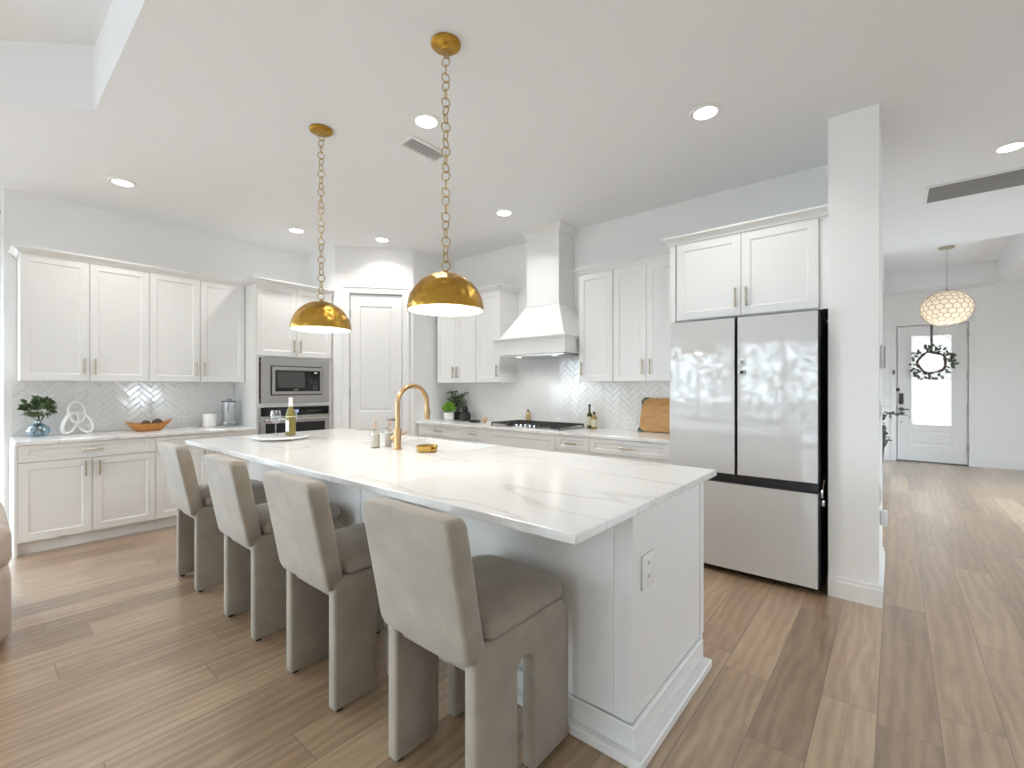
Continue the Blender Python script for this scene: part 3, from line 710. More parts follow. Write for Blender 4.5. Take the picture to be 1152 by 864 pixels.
# ------------------------------------------------------------------ island
IX0, IX1, IY0, IY1 = -4.285, -.69, 1.102, 2.432; IT = .914
sx0, sx1, sy0 = -2.99, -2.16, 2.0
cp = MB()
cp.prism([(IX0,IY0),(IX1,IY0),(IX1,IY1),(sx1,IY1),(sx1,sy0),(sx0,sy0),(sx0,IY1),(IX0,IY1)], IT-.031, IT); cp.bevel(.0035, 2, 60)
ct = cp.build('countertop', 'quartz', smooth=False); tag(ct, 'white veined quartz slab on the island, under the brass pendants', 'countertop')
isl = thing('kitchen_island', 'white panelled kitchen island behind the four taupe stools', 'kitchen island', (-2.49, 1.9, 0))
def W(b, dx=-2.49, dy=1.9): return b.xf(Matrix.Translation((-dx, -dy, 0)))
BX0, BX1, BY0, BY1 = -4.23, -.725, 1.53, 2.30; BT = IT-.032
b = MB(); b.box(BX0+.02, sx0-.015, BY0+.02, BY1, .10, BT); b.box(sx1+.015, BX1-.02, BY0+.02, BY1, .10, BT); b.box(sx0-.015, sx1+.015, BY0+.02, BY1, .10, .64); W(b).build('carcass', 'cab', isl, smooth=False)
b = MB(); b.box(BX0, -2.50, BY0, BY0+.019, 0, BT); b.box(-2.496, BX1, BY0, BY0+.019, 0, BT); W(b).build('back_panel', 'cab', isl, smooth=False)
for xa, xb in ((BX0+.02, BX0+.042), (-2.52, -2.476), (BX1-.09, BX1-.068)):
    W(MB().box(xa, xb, BY0-.006, BY0, .14, BT-.002)).build('batten', 'cab', isl, smooth=False)
b = MB(); b.box(BX1-.019, BX1, BY0+.02, BY1+.02, 0, BT); b.box(BX1, BX1+.005, BY0, BY0+.045, .13, BT-.001); b.box(BX1, BX1+.005, BY1-.025, BY1+.02, .13, BT-.001); W(b).build('end_panel', 'cab', isl, smooth=False)
b = MB(); b.box(BX0, BX0+.019, BY0+.02, BY1+.02, 0, BT); W(b).build('end_panel', 'cab', isl, smooth=False)
b = MB(); e = BX1
b.prism([(BX0-.02,BY0-.02),(e+.02,BY0-.02),(e+.02,BY1-.03),(e+.0005,BY1-.03),(e+.0005,BY0-.007),(BX0-.02,BY0-.007)], .04, .125)
b.prism([(BX0-.03,BY0-.05),(e+.06,BY0-.05),(e+.06,BY1-.03),(e+.0005,BY1-.03),(e+.0005,BY0-.007),(BX0-.03,BY0-.007)], 0, .04)
b.bevel(.005, 1); W(b).build('base_molding', 'cab', isl, smooth=False)
for x0, x1 in ((BX0+.02,-3.6), (-3.6,-3.005), (-3.005,-2.575), (-2.575,-2.145), (-2.145,-1.44), (-1.44,BX1-.02)):
    mid_ = x0 > -3.1 and x1 < -2.1
    q = panel_slab(MB(), -(x1-x0)+.002, -.002, .105, .63 if mid_ else BT-.006, -.02, -.0005, [(-(x1-x0)+.06, -.06, .165, .57 if mid_ else BT-.066)], .0075, .009)
    q.xf(Matrix.Translation((x0+2.49, BY1-1.9, 0)) @ Matrix.Rotation(PI, 4, 'Z')); q.build('door', 'cab', isl, smooth=False)
o = MB(); o.box(0, .007, -.055, .055, -.065, .065); o.bevel(.003); sw = o.build('outlet_plate', 'plastic', loc=(BX1+.0005, 1.665, .635)); tag(sw, 'white outlet plate on the grey-shaded end of the island', 'outlet')
for dz in (-.028, .022): 
    q = MB()
    for dy in (-.007, .006): q.box(.0071, .0078, dy-.0015, dy+.0015, dz, dz+.012)
    q.build('socket', 'slot', sw, smooth=False)
# sink
sk = thing('apron_sink', 'white farmhouse sink set into the island, beside the brass faucet', 'sink', ((sx0+sx1)/2, 2.22, .65))
b = MB(); w2 = (sx1-sx0)/2-.003; ya, yb_ = sy0-2.22+.003, 2.462-2.22; t_ = .024; zt = IT-.004-.65
b.box(-w2, -w2+t_, ya, yb_, 0, zt); b.box(w2-t_, w2, ya, yb_, 0, zt); b.box(-w2+t_, w2-t_, ya, ya+t_, 0, zt); b.box(-w2+t_, w2-t_, yb_-.03, yb_, 0, zt); b.box(-w2+t_, w2-t_, ya+t_, yb_-.03, 0, .024)
b.build('basin', 'white_ceramic', sk, smooth=False)
b = MB(); b.lathe([(0,.0255),(.045,.0255),(.045,.0285),(.02,.0285),(0,.027)], (0,0,0), 24); b.build('drain', 'brass', sk)

# faucet
fc = thing('faucet', 'brushed brass gooseneck kitchen faucet behind the island sink', 'faucet', (-2.545, 1.845, IT))
b = MB(); b.lathe([(0,0),(.029,0),(.029,.008),(.024,.010),(.024,.135),(.020,.140),(0,.140)], seg=28); b.build('base_column', 'brass', fc)
pts = [(0,0,.138), (0,0,.30)]; R = .125
for i in range(1, 15):
    a = PI - i*(PI*1.03)/14; pts.append((0, R+R*math.cos(a), .30+R*math.sin(a)))
b = MB(); b.tube(pts, .0155, 16); b.build('gooseneck', 'brass', fc)
e_ = Vector(pts[-1]); d_ = (e_-Vector(pts[-2])).normalized()
b = MB(); b.tube([e_, e_+d_*.02, e_+d_*.09, e_+d_*.10], .018, 16, rs=[.0165,.0185,.0185,.0165]); sp = b.build('spray_head', 'brass', fc)
q = e_+d_*.05; MB().box(q.x-.007, q.x+.007, q.y+.0165, q.y+.022, q.z-.022, q.z+.022).build('button', 'black', sp, smooth=False)
b = MB(); b.tube([(-.022,0,.075), (-.048,-.005,.075)], .020, 16); b.build('valve_body', 'brass', fc); b = MB(); b.tube([(.02,.01,.10), (.035,.03,.105), (.04,.05,.12)], .006, 10); b.build('side_lever', 'brass', fc)
# soap dispensers etc
def soap(x, y, hgt, lab):
    s_ = thing('soap_bottle', lab, 'bottle', (x, y, IT))
    b = MB(); b.lathe([(0,0),(.029,0),(.032,.006),(.032,hgt*.55),(.028,hgt*.68),(.013,hgt*.78),(.013,hgt*.82),(0,hgt*.82)], seg=24); b.build('bottle', 'bottle_clear', s_)
    b = MB(); b.lathe([(0,.006),(.028,.006),(.028,hgt*.52),(0,hgt*.52)], seg=20); b.build('liquid', 'cream', s_)
    b = MB(); b.lathe([(0,hgt*.822),(.015,hgt*.822),(.015,hgt*.87),(.005,hgt*.88),(.005,hgt),(0,hgt)], seg=16); b.tube([(0,0,hgt*.985),(-.012,.012,hgt*.99),(-.03,.03,hgt*.96)], .0045, 8); b.build('pump', 'pale_wood', s_)
soap(-2.735, 1.80, .180, 'clear glass soap pump bottle left of the faucet, nearer the stools')
soap(-2.725, 1.905, .185, 'clear glass soap pump bottle just behind the other one, left of the faucet')
br = thing('dish_brush', 'round dish brush with white bristles beside the brass faucet', 'brush', (-2.635, 1.90, IT))
b = MB(); b.lathe([(0,0),(.03,0),(.034,.02),(.03,.036),(0,.036)], seg=20); b.build('bristles', 'white_paper', br)
b = MB(); b.lathe([(0,.0365),(.028,.0365),(.022,.052),(.012,.07),(.015,.09),(0,.098)], seg=20); b.build('knob', 'brass', br)
# scalloped brass dish
b = MB(); seg = 48; bm = b.bm
def ring(rf, z): return [bm.verts.new(((rf + .0045*abs(math.sin(i*6*PI/seg)))*math.cos(2*PI*i/seg), (rf + .0045*abs(math.sin(i*6*PI/seg)))*math.sin(2*PI*i/seg), z)) for i in range(seg)]
rs_ = [ring(.045,0), ring(.060,.004), ring(.066,.040), ring(.063,.040), ring(.055,.010)]
for A, B in zip(rs_, rs_[1:]):
    for i in range(seg): bm.faces.new((A[i], A[(i+1)%seg], B[(i+1)%seg], B[i]))
bm.faces.new(rs_[0]); bm.faces.new(rs_[-1]); b.box(.066, .085, -.012, .012, .018, .026)
o = b.build('scalloped_dish', 'gold_dish', loc=(-2.315, 1.905, IT)); tag(o, 'small scalloped gold dish on the island right of the faucet', 'dish')
# serving board with glasses and wine
sb = thing('serving_tray', 'round white footed tray holding wine and glasses on the island', 'tray', (-3.76, 1.61, IT))
b = MB(); b.lathe([(0,.014),(.20,.014),(.208,.019),(.208,.026),(.204,.029),(0,.029)], seg=48); b.build('tray_top', 'white_ceramic', sb)
for k in range(3):
    a = k*2*PI/3+.3; MB().lathe([(0,0),(.015,0),(.017,.0138),(0,.0138)], (.13*math.cos(a), .13*math.sin(a), 0), 14).build('foot', 'white_ceramic', sb)
TZ = IT+.0295
wb = thing('wine_bottle', 'white wine bottle with pale label and white foil on the round tray', 'bottle', (-3.70, 1.66, TZ))
b = MB(); b.lathe([(0,.004),(.028,0),(.036,.004),(.037,.012),(.037,.165),(.033,.190),(.018,.222),(.0145,.240),(.0145,.252),(0,.252)], seg=28); b.build('bottle', 'wine', wb)
b = MB(); b.lathe([(.0152,.225),(.0160,.225),(.0162,.300),(.012,.304),(0,.304)], seg=20); b.cap = False; b.build('foil_cap', 'white_paper', wb)
b = MB(); bm = b.bm; A = []; B = []
for i in range(15):
    a = math.radians(-175 + i*(130/14)); A.append(bm.verts.new((.0376*math.cos(a), .0376*math.sin(a), .035))); B.append(bm.verts.new((.0376*math.cos(a), .0376*math.sin(a), .125)))
for i in range(14): bm.faces.new((A[i], A[i+1], B[i+1], B[i]))
b.build('label', 'white_paper', wb)
b = MB(); b.lathe([(.0372,.150),(.0376,.150),(.0376,.156)], seg=24); b.cap = False; b.build('neck_band', 'label_paper', wb)
def wineglass(x, y, lab):
    g = thing('wine_glass', lab, 'wine glass', (x, y, TZ))
    b = MB(); b.cap = False; b.lathe([(.0001,.092),(.018,.096),(.034,.115),(.040,.142),(.038,.170),(.033,.198),(.0322,.198),(.0372,.170),(.0392,.142),(.0332,.116),(.0175,.0975),(.0001,.0935)], seg=28); b.build('bowl', 'clear', g)
    b = MB(); b.lathe([(0,0),(.034,.0005),(.034,.003),(.010,.006),(.0042,.014),(.0038,.080),(.008,.092),(0,.0925)], seg=24); b.build('stem', 'clear', g)
wineglass(-3.835, 1.60, 'clear wine glass on the round tray, nearer the left edge')
wineglass(-3.80, 1.715, 'clear wine glass partly behind the wine bottle on the tray')

# ------------------------------------------------------------------ stools
st0 = thing('counter_stool', '', 'stool', (0, 0, 0))
def arch(cx, w, zt, n=10): return [(cx+w/2*math.cos(PI*i/n), zt-w/2+w/2*math.sin(PI*i/n)) for i in range(n+1)]
yA, yBk, zT = -.237, .268, .552
side = [(yA, .012), (yA+.20, .012)]
a_ = arch(yA+.20+.04, .08, .43); a_ = a_[::-1]
side += a_ + [(yA+.28, .012), (yBk, .012)]
for i in range(9): an = PI/2*i/8; side.append((yBk-.09+.09*math.cos(an), zT-.09+.09*math.sin(an)))
side += [(yA, zT)]
for s in (-1, 1):
    xa, xb = (.168, .222) if s > 0 else (-.222, -.168)
    b = MB().prism(side, xa, xb, 'x'); b.bevel(.013, 3, 50); b.build('side_leg', 'velvet', st0, ang=60)
    for y in (yA+.03, yBk-.03): MB().box(s*.195-.012, s*.195+.012, y-.012, y+.012, 0, .0122).build('glide', 'black', st0, smooth=False)
b = MB().box(-.167, .167, yA+.02, yBk-.03, .45, zT-.005).bevel(.012, 2).build('seat_frame', 'velvet', st0)
# seat cushion: rounded plan
def rrect(x0, x1, y0, y1, r, n=8):
    p = []
    for (cx, cy, s) in ((x1-r[0], y1-r[0], 0), (x0+r[1], y1-r[1], 1), (x0+r[2], y0+r[2], 2), (x1-r[3], y0+r[3], 3)):
        rr = r[s]
        for i in range(n+1): a = PI/2*(s+i/n); p.append((cx+rr*math.cos(a), cy+rr*math.sin(a)))
    return p
b = MB(); bm = b.bm; rings = []
base = rrect(-.228, .228, -.185, .280, (.10,.10,.03,.03)); cx, cy = 0, .03
for (sc_, z) in ((.95, zT+.0005), (.993, zT+.006), (1.005, zT+.016), (1.0, zT+.028), (.965, zT+.046), (.88, zT+.062), (.70, zT+.075), (.35, zT+.081)):
    rings.append([bm.verts.new((cx+(x-cx)*sc_, cy+(y-cy)*sc_, z)) for x, y in base])
for A, B in zip(rings, rings[1:]):
    for i in range(len(base)): bm.faces.new((A[i], A[(i+1)%len(base)], B[(i+1)%len(base)], B[i]))
bm.faces.new(rings[0][::-1]); bm.faces.new(rings[-1]); b.build('seat_cushion', 'velvet', st0, ang=70)
# backrest: tilted padded slab with softened outline, hugging slightly
b = MB(); bm = b.bm; outl = rrect(-.222, .222, 0, .455, (.03,.03,.038,.038), 6); rings = []
for (ins, t) in ((.018,0), (.006,.0025), (0,.010), (.001,.014), (0,.018), (0,.066), (.006,.076), (.018,.079)):
    rr = []
    for x, z in outl:
        f = 1-ins/.222; g = 1-ins/.2275
        X = x*f; Z = .2275+(z-.2275)*g
        rr.append(bm.verts.new((X, -.262 + t - (Z/.455)*.088 + .012*(X/.22)**2*0, .498+Z)))
    rings.append(rr)
for A, B in zip(rings, rings[1:]):
    for i in range(len(outl)): bm.faces.new((A[i], A[(i+1)%len(outl)], B[(i+1)%len(outl)], B[i]))
bm.faces.new(rings[0][::-1]); bm.faces.new(rings[-1]); b.build('backrest', 'velvet', st0, ang=60)
stools = [(-1.168, 1.20, 0, 'taupe velvet counter stool nearest the camera, at the right end of the island'),
          (-1.957, 1.19, 0, 'taupe velvet counter stool, second from the right end of the island'),
          (-2.764, 1.19, 0, 'taupe velvet counter stool, third from the right end of the island'),
          (-3.66, 1.182, 0, 'taupe velvet counter stool at the far left end of the island')]
for i, (x, y, rz, lab) in enumerate(stools):
    o = st0 if i == 0 else copy_tree(st0)
    o.location = (x, y, 0); o.rotation_euler = (0, 0, rz); o['label'] = lab; o['group'] = 'stools along the island'
# armchair at the left edge
ar = thing('armchair', 'beige boucle armchair cut off by the left edge, in front of the cabinets', 'armchair', (-3.93, -.33, 0))
b = MB().box(-.48, .485, -.45, .475, .03, .40).bevel(.05, 4); b.build('base', 'boucle', ar)
b = MB().box(.27, .488, -.46, .478, .401, .62).bevel(.06, 5); b.build('armrest', 'boucle', ar)
b = MB().box(-.488, .265, .23, .478, .401, .62).bevel(.06, 5); b.build('backrest', 'boucle', ar)
b = MB().box(-.47, .262, -.45, .225, .401, .50).bevel(.04, 4); b.build('seat_cushion', 'boucle', ar)
b = MB()
for x in (-.4,.4):
    for y in (-.37,.39): b.box(x-.03, x+.03, y-.03, y+.03, 0, .0295)
b.build('feet', 'dark_wood', ar, smooth=False)

# ------------------------------------------------------------------ pendants
def pendant(x, y, lab):
    p = thing('pendant_light', lab, 'pendant light', (x, y, 1.712), 0, 'hammered brass pendants over the island')
    b = MB(); R = .19; b.cap = False
    outer = [(R*math.cos(a), R*math.sin(a)) for a in [PI/2*i/16 for i in range(17)]]
    outer = [(max(r,0), z) for r, z in outer]
    prof = [(R-.004, 0)] + outer[:-1] + [(.012, R)]
    b.lathe(prof, seg=64); b.lathe([(.012,R),(0,R)], seg=64); b.build('shade', 'gold', p, ang=50)
    b = MB(); b.cap = False; Ri = R-.005; b.lathe([(Ri*math.cos(PI/2*i/14) if i < 14 else 0, .001+Ri*math.sin(PI/2*i/14)) for i in range(15)], seg=48); b.build('white_lining', 'white_ceramic', p, ang=60)
    b = MB(); b.lathe([(0,.06),(.022,.065),(.033,.085),(.030,.11),(.016,.135),(.014,.15),(0,.15)], seg=20); b.build('bulb', 'bulb', p)
    lamp('POINT', 'pendant_lamp', (0,0,.035), PEND_W, (1, .92, .80), p, .04)
    H = CE-1.712
    b = MB(); b.lathe([(0,H-.032),(.012,H-.030),(.018,H-.022),(.064,H-.018),(.074,H-.010),(.074,H-.0005),(0,H-.0005)], seg=36); b.build('canopy', 'gold', p)
    b = MB(); b.lathe([(0,R+.0005),(.014,R+.0005),(.012,R+.012),(.006,R+.016),(0,R+.016)], seg=18); b.build('finial', 'chain', p)
    z0, z1 = R+.012, H-.030; n = 27; pitch = (z1-z0)/n; lr = pitch/2+.0035
    me = None
    for k in range(n):
        if me is None:
            t = MB(); t.tube([(lr*.86*math.cos(a), 0, lr*math.sin(a)) for a in [2*PI*i/20 for i in range(20)]], .0029, 6, closed=True)
            o = t.build('chain_link', 'chain', p); me = o.data
        else:
            o = D.objects.new('chain_link', me); C.objects.link(o); o.parent = p
        o.location = (0, 0, z0+pitch*(k+.5)); o.rotation_euler = (0, 0, math.radians(40 + (k % 3)*62 + k*4))
    return p
pendant(-1.722, 1.537, 'hammered brass dome pendant nearer the camera, hanging in front of the hood')
pendant(-2.936, 1.518, 'hammered brass dome pendant farther away, hanging in front of the pantry corner')

# foyer pendant: hexagon shell panels in a wire frame (dual of a subdivided icosphere)
fp = thing('foyer_pendant', 'round pearl-shell pendant glowing in the entry hall', 'pendant light', (.562, 9.0, 2.455))
bi = bmesh.new(); bmesh.ops.create_icosphere(bi, subdivisions=3, radius=1.0); bi.faces.ensure_lookup_table()
cen = {f.index: f.calc_center_median().normalized() for f in bi.faces}
pm = MB(); wm = MB(); done = set()
def E3(v): return Vector((v.x*.285, v.y*.285, v.z*.25))
for v in bi.verts:
    if abs(v.co.z) > .96: continue
    fs = list(v.link_faces); n = v.co.normalized(); ref = (cen[fs[0].index]-n).normalized(); bt = n.cross(ref)
    fs.sort(key=lambda f: math.atan2((cen[f.index]-n).dot(bt), (cen[f.index]-n).dot(ref)))
    loop = [cen[f.index] for f in fs]; cc = sum(loop, Vector())/len(loop)
    pm.bm.faces.new([pm.bm.verts.new(E3(cc+(q-cc)*.93)) for q in loop])
    for i in range(len(loop)):
        a, b2 = fs[i].index, fs[(i+1)%len(fs)].index; key = (min(a,b2), max(a,b2))
        if key in done: continue
        done.add(key); wm.tube([E3(loop[i])*1.004, E3(loop[(i+1)%len(loop)])*1.004], .0048, 5)
bi.free()
pm.build('shell_panels', 'capiz', fp, smooth=False); wm.build('wire_frame', 'nickel', fp)
b = MB(); b.lathe([(0,-.06),(.03,-.05),(.045,-.01),(.03,.04),(.012,.06),(0,.06)], seg=18); b.build('bulb', 'dim_bulb', fp)
lamp('POINT', 'foyer_lamp', (0,0,-.09), 1.6, (1, .88, .72), fp, .05)
b = MB(); b.cyl((0,0,.06), (0,0,.3), .004, 8); b.lathe([(0,.24),(.03,.242),(.03,.262),(0,.27)], seg=20); b.build('stem', 'nickel', fp)
b = MB(); b.lathe([(0,.845),(.02,.847),(.085,.856),(.09,.8745),(0,.8745)], seg=36); b.build('canopy', 'nickel', fp)
z0, z1 = .27, .847; n = 22; pitch = (z1-z0)/n; me = None
for k in range(n):
    if me is None:
        t = MB(); lr = pitch/2+.002; t.tube([(lr*.6*math.cos(a), 0, lr*math.sin(a)) for a in [2*PI*i/12 for i in range(12)]], .002, 5, closed=True); o = t.build('chain_link', 'steel', fp); me = o.data
    else: o = D.objects.new('chain_link', me); C.objects.link(o); o.parent = fp
    o.location = (0,0,z0+pitch*(k+.5)); o.rotation_euler = (0,0,k*PI/2+.5)

# ------------------------------------------------------------------ ceiling fixtures
DL = [(-4.963, .836, 'recessed ceiling light above the left wall cabinets, nearest the camera on that side'), (-5.02, 2.315, 'recessed ceiling light above the microwave tower, left of the far pendant chain'),
      (-4.577, 3.104, 'recessed ceiling light in front of the pantry door'), (-2.949, 3.392, 'recessed ceiling light in front of the hood chimney'),
      (-2.319, 1.903, 'recessed ceiling light beside the ceiling vent, between the pendant chains'), (-.909, 2.962, 'recessed ceiling light in front of the fridge'), (.631, 4.791, 'recessed ceiling light in the hall next to the long grille')]
for x, y, lab in DL:
    t = thing('recessed_light', lab, 'ceiling light', (x, y, CE), 0, 'recessed ceiling lights')
    b = MB(); b.lathe([(.066,-.0005),(.094,-.0005),(.094,-.004),(.088,-.009),(.070,-.009),(.066,-.005)], seg=40); b.cap = False
    b.build('trim_ring', 'plastic', t)
    b = MB(); b.lathe([(0,-.0045),(.0695,-.0045),(.0695,-.0065),(0,-.0065)], seg=32); b.build('diffuser', 'led', t)
    lamp('AREA', 'recessed_lamp', (0,0,-.012), DOWN_W, (1, .975, .94), t, .13, spot=130)
def grille(name, lab, x, y, w, l, nsl, axis, tilt, fm, sm):
    """ceiling register: w along x, l along y"""
    t = thing(name, lab, 'vent', (x, y, CE))
    b = MB(); f = .022
    b.box(-w/2, w/2, -l/2, -l/2+f, -.010, -.0005); b.box(-w/2, w/2, l/2-f, l/2, -.010, -.0005); b.box(-w/2, -w/2+f, -l/2+f, l/2-f, -.010, -.0005); b.box(w/2-f, w/2, -l/2+f, l/2-f, -.010, -.0005)
    b.build('frame', fm, t, smooth=False)
    MB().box(-w/2+f, w/2-f, -l/2+f, l/2-f, -.002, -.0006).build('backing', 'vent_grey', t, smooth=False)
    b = MB()
    for k in range(nsl):
        if axis == 'x':
            xx = -w/2+f+(w-2*f)*(k+.5)/nsl; d = (w-2*f)/nsl*.5
            b.prism([(xx-d*tilt, -.0025), (xx-d*tilt+.0018, -.0025), (xx+d*tilt+.0018, -.0105), (xx+d*tilt, -.0105)], -l/2+f, l/2-f, 'y')
        else:
            yy = -l/2+f+(l-2*f)*(k+.5)/nsl; d = (l-2*f)/nsl*.5
            b.prism([(yy-d*tilt, -.0025), (yy-d*tilt+.0018, -.0025), (yy+d*tilt+.0018, -.0105), (yy+d*tilt, -.0105)], -w/2+f, w/2-f, 'x')
    o = b.build('louvers', sm, t, smooth=False)
grille('ceiling_vent', 'white louvered ceiling vent behind the near pendant chain', -2.605, 2.12, .18, .35, 5, 'x', .9, 'plastic', 'plastic')
grille('return_grille', 'long grey return-air grille with white frame in the hall ceiling', .66, 5.52, .92, .46, 34, 'y', .9, 'plastic', 'grille')
o = MB(); o.lathe([(0,-.03),(.05,-.03),(.06,-.02),(.062,-.0005),(0,-.0005)], seg=28); o = o.build('smoke_detector', 'plastic', loc=(.95, 9.8, 3.33)); tag(o, 'round white smoke detector on the raised entry ceiling', 'smoke detector')
# ------------------------------------------------------------------ left counter items
v = thing('bud_vase', 'pale blue round glass vase with dark green leaves on the left counter', 'vase', (-5.68, .395, CT))
b = MB(); b.cap = False; b.lathe([(0,.003),(.04,.003),(.068,.022),(.077,.050),(.066,.080),(.040,.102),(.024,.115),(.021,.135),(.026,.142),(.0235,.142),(.018,.134),(.021,.115),(.038,.099),(.063,.078),(.073,.050),(.064,.025),(.04,.008),(0,.008)], seg=32); b.build('glass_body', 'blue_glass', v)
b = MB(); rnd = random.Random(4)
tips = []
for k in range(7):
    a = k*.9; r0 = .035; top = Vector((.035*math.cos(a*1.7), .055*math.sin(a*1.7), .21+.015*math.sin(k*2.1)))
    b.tube([(-r0*math.cos(a)*.8, -r0*math.sin(a), .012), (0, 0, .115), top], .0028, 6); tips.append(top)
b.build('stems', 'stem', v)
b = MB()
for k in range(110):
    p = Vector((rnd.gauss(0,.025), max(-.07,min(.06,rnd.gauss(0,.036))), .245+rnd.gauss(0,.026)))
    d = Vector((p.x*1.2, p.y*1.0, (p.z-.225)*1.2))+Vector((rnd.uniform(-.03,.03), rnd.uniform(-.03,.03), rnd.uniform(-.02,.03)))
    b.leaf(p, d, rnd.uniform(.045,.065), rnd.uniform(.040,.055), (rnd.uniform(-.4,1), rnd.uniform(-.6,.6), 1))
b.build('leaves', 'leaf', v)
# knot sculpture
b = MB()
def loop(c0, ax, ay, rot, tilt, n=40):
    o_ = []
    for i in range(n):
        a = 2*PI*i/n; q = Vector((0, ax*math.cos(a), ay*math.sin(a)))
        q.rotate(Matrix.Rotation(rot, 3, 'X')); q.rotate(Matrix.Rotation(tilt, 3, 'Z')); o_.append(q+Vector(c0))
    return o_
k_ = MB()
k_.tube(loop((.02,-.045,.106), .05, .098, -.42, .5), .014, 10, True, flat=(1.3,.85))
k_.tube(loop((-.02,.05,.106), .05, .098, .42, -.35), .014, 10, True, flat=(1.3,.85))
k_.tube(loop((0,.0,.20), .06, .095, .1, .3), .014, 10, True, flat=(1.3,.85))
o = k_.build('knot_sculpture', 'white_ceramic', loc=(-5.68, .635, CT), ang=80); tag(o, 'white interlocking loop knot sculpture on the counter beside the blue vase', 'sculpture')
# dough bowl with balls
bw = MB(); bm = bw.bm; rings = []
for (a_, c_, z, up) in ((.095,.05,.0,0), (.12,.062,.02,.0), (.165,.080,.06,.012), (.192,.088,.075,.035), (.184,.080,.072,.035), (.150,.066,.05,.012), (.10,.045,.022,.0)):
    rings.append([bm.verts.new((c_*math.cos(t), a_*math.sin(t), z+up*abs(math.sin(t))**3)) for t in [2*PI*i/40 for i in range(40)]])
for A, B in zip(rings, rings[1:]):
    for i in range(40): bm.faces.new((A[i], A[(i+1)%40], B[(i+1)%40], B[i]))
bm.faces.new(rings[0][::-1]); bm.faces.new(rings[-1])
o = bw.build('dough_bowl', 'orange_wood', loc=(-5.60, 1.14, CT), ang=60); tag(o, 'boat-shaped orange wooden bowl on the left counter', 'bowl')
for (x, y, r, lab) in ((0, -.02, .040, 'dark brown decorative ball in the wooden bowl, the smaller left one'), (0, .068, .044, 'dark brown decorative ball in the wooden bowl, the larger right one')):
    b = MB(); bmesh.ops.create_icosphere(b.bm, subdivisions=3, radius=r); b.xf(Matrix.Translation((0,0,r)))
    o = b.build('decorative_ball', 'dark_ball', loc=(-5.60+x, 1.14+y, CT+.023+(.006 if y > .05 else 0)), ang=80); tag(o, lab, 'ball', 'balls in the wooden bowl')
cn = thing('canister', 'short white ribbed ceramic canister left of the glass jar', 'canister', (-5.68, 1.685, CT))
prof = [(0,0), (.064,0)]
for i in range(7): z = .006+i*.017; prof += [(.068,z), (.0665,z+.0155)]
prof += [(.066,.125), (0,.125)]
MB().lathe(prof, seg=36).build('body', 'white_ceramic', cn); MB().lathe([(0,.1255),(.068,.1255),(.068,.140),(.064,.143),(0,.143)], seg=36).build('lid', 'white_ceramic', cn)
gj = thing('glass_jar', 'tall clear glass jar with dark lid beside the oven tower', 'jar', (-5.66, 1.865, CT))
b = MB(); b.cap = False; b.lathe([(0,.004),(.066,.004),(.070,.010),(.070,.262),(.067,.262),(.067,.012),(0,.010)], seg=36); b.build('glass_body', 'clear', gj)
b = MB(); b.lathe([(0,.2625),(.074,.2625),(.075,.272),(.070,.276),(0,.276)], seg=36); b.tube([(0,-.02,.276),(0,-.02,.29),(0,-.012,.295),(0,.012,.295),(0,.02,.29),(0,.02,.276)], .005, 8); b.build('lid', 'steel_dark', gj)
b = MB(); rnd = random.Random(9)
for k in range(34):
    q = bmesh.ops.create_icosphere(b.bm, subdivisions=2, radius=.014); a = rnd.uniform(0, 2*PI); r = .05*math.sqrt(rnd.random())
    for vv in q['verts']: vv.co = Vector((vv.co.x*1.1, vv.co.y*1.1, vv.co.z*.8))+Vector((r*math.cos(a), r*math.sin(a), .024+rnd.random()*.03))
b.build('pebbles', 'chrome', gj)
def wall_outlet(loc, rotz, lab, cat='outlet', w=.12, h=.075, slots=True, name='outlet_plate'):
    m = MB(); m.box(-w/2, w/2, -.007, 0, -h/2, h/2); m.bevel(.002, 1); o = m.build(name, 'plastic', loc=loc, rotz=rotz); tag(o, lab, cat)
    if slots:
        m = MB()
        for dx in (-.03, .03):
            m.box(dx-.008, dx-.005, -.0076, -.0071, -.006, .008); m.box(dx+.005, dx+.008, -.0076, -.0071, -.006, .008)
        m.build('socket', 'slot', o, smooth=False)
    return o
wall_outlet((-5.8725, 1.50, .985), RL, 'white outlet plate in the tile behind the wooden bowl and canister')
wall_outlet((-2.02, WY-.0075, 1.0), 0, 'white outlet plate in the tile left of the bamboo board')

# ------------------------------------------------------------------ range counter items
ck = thing('gas_cooktop', 'stainless gas cooktop with black grates on the range counter', 'cooktop', (-2.965, 3.945, CT))
b = MB(); b.box(-.455, .455, -.255, .245, .0005, .010); b.bevel(.003, 1); b.build('base_plate', 'steel', ck)
for k, (gx0, gx1) in enumerate(((-.445,-.155), (-.15,.15), (.155,.445))):
    ya = -.235 if k != 1 else -.12
    b = MB(); h0, h1 = .030, .043; t_ = .006
    for x in (gx0+t_, gx1-t_): b.box(x-t_, x+t_, ya, .235, h0, h1)
    for y in (ya+t_, .235-t_): b.box(gx0+2*t_, gx1-2*t_, y-t_, y+t_, h0, h1)
    for y in [ya+(.235-ya)*f for f in (.2,.4,.6,.8)]: b.box(gx0+2*t_, gx1-2*t_, y-.004, y+.004, h0, h1)
    xm = (gx0+gx1)/2; b.box(xm-.004, xm+.004, ya+2*t_, .235-2*t_, h0, h1)
    for x in (gx0+t_, gx1-t_):
        for y in (ya+t_, .235-t_): b.box(x-t_, x+t_, y-t_, y+t_, .0105, h0)
    b.build('grate', 'iron', ck, smooth=False)
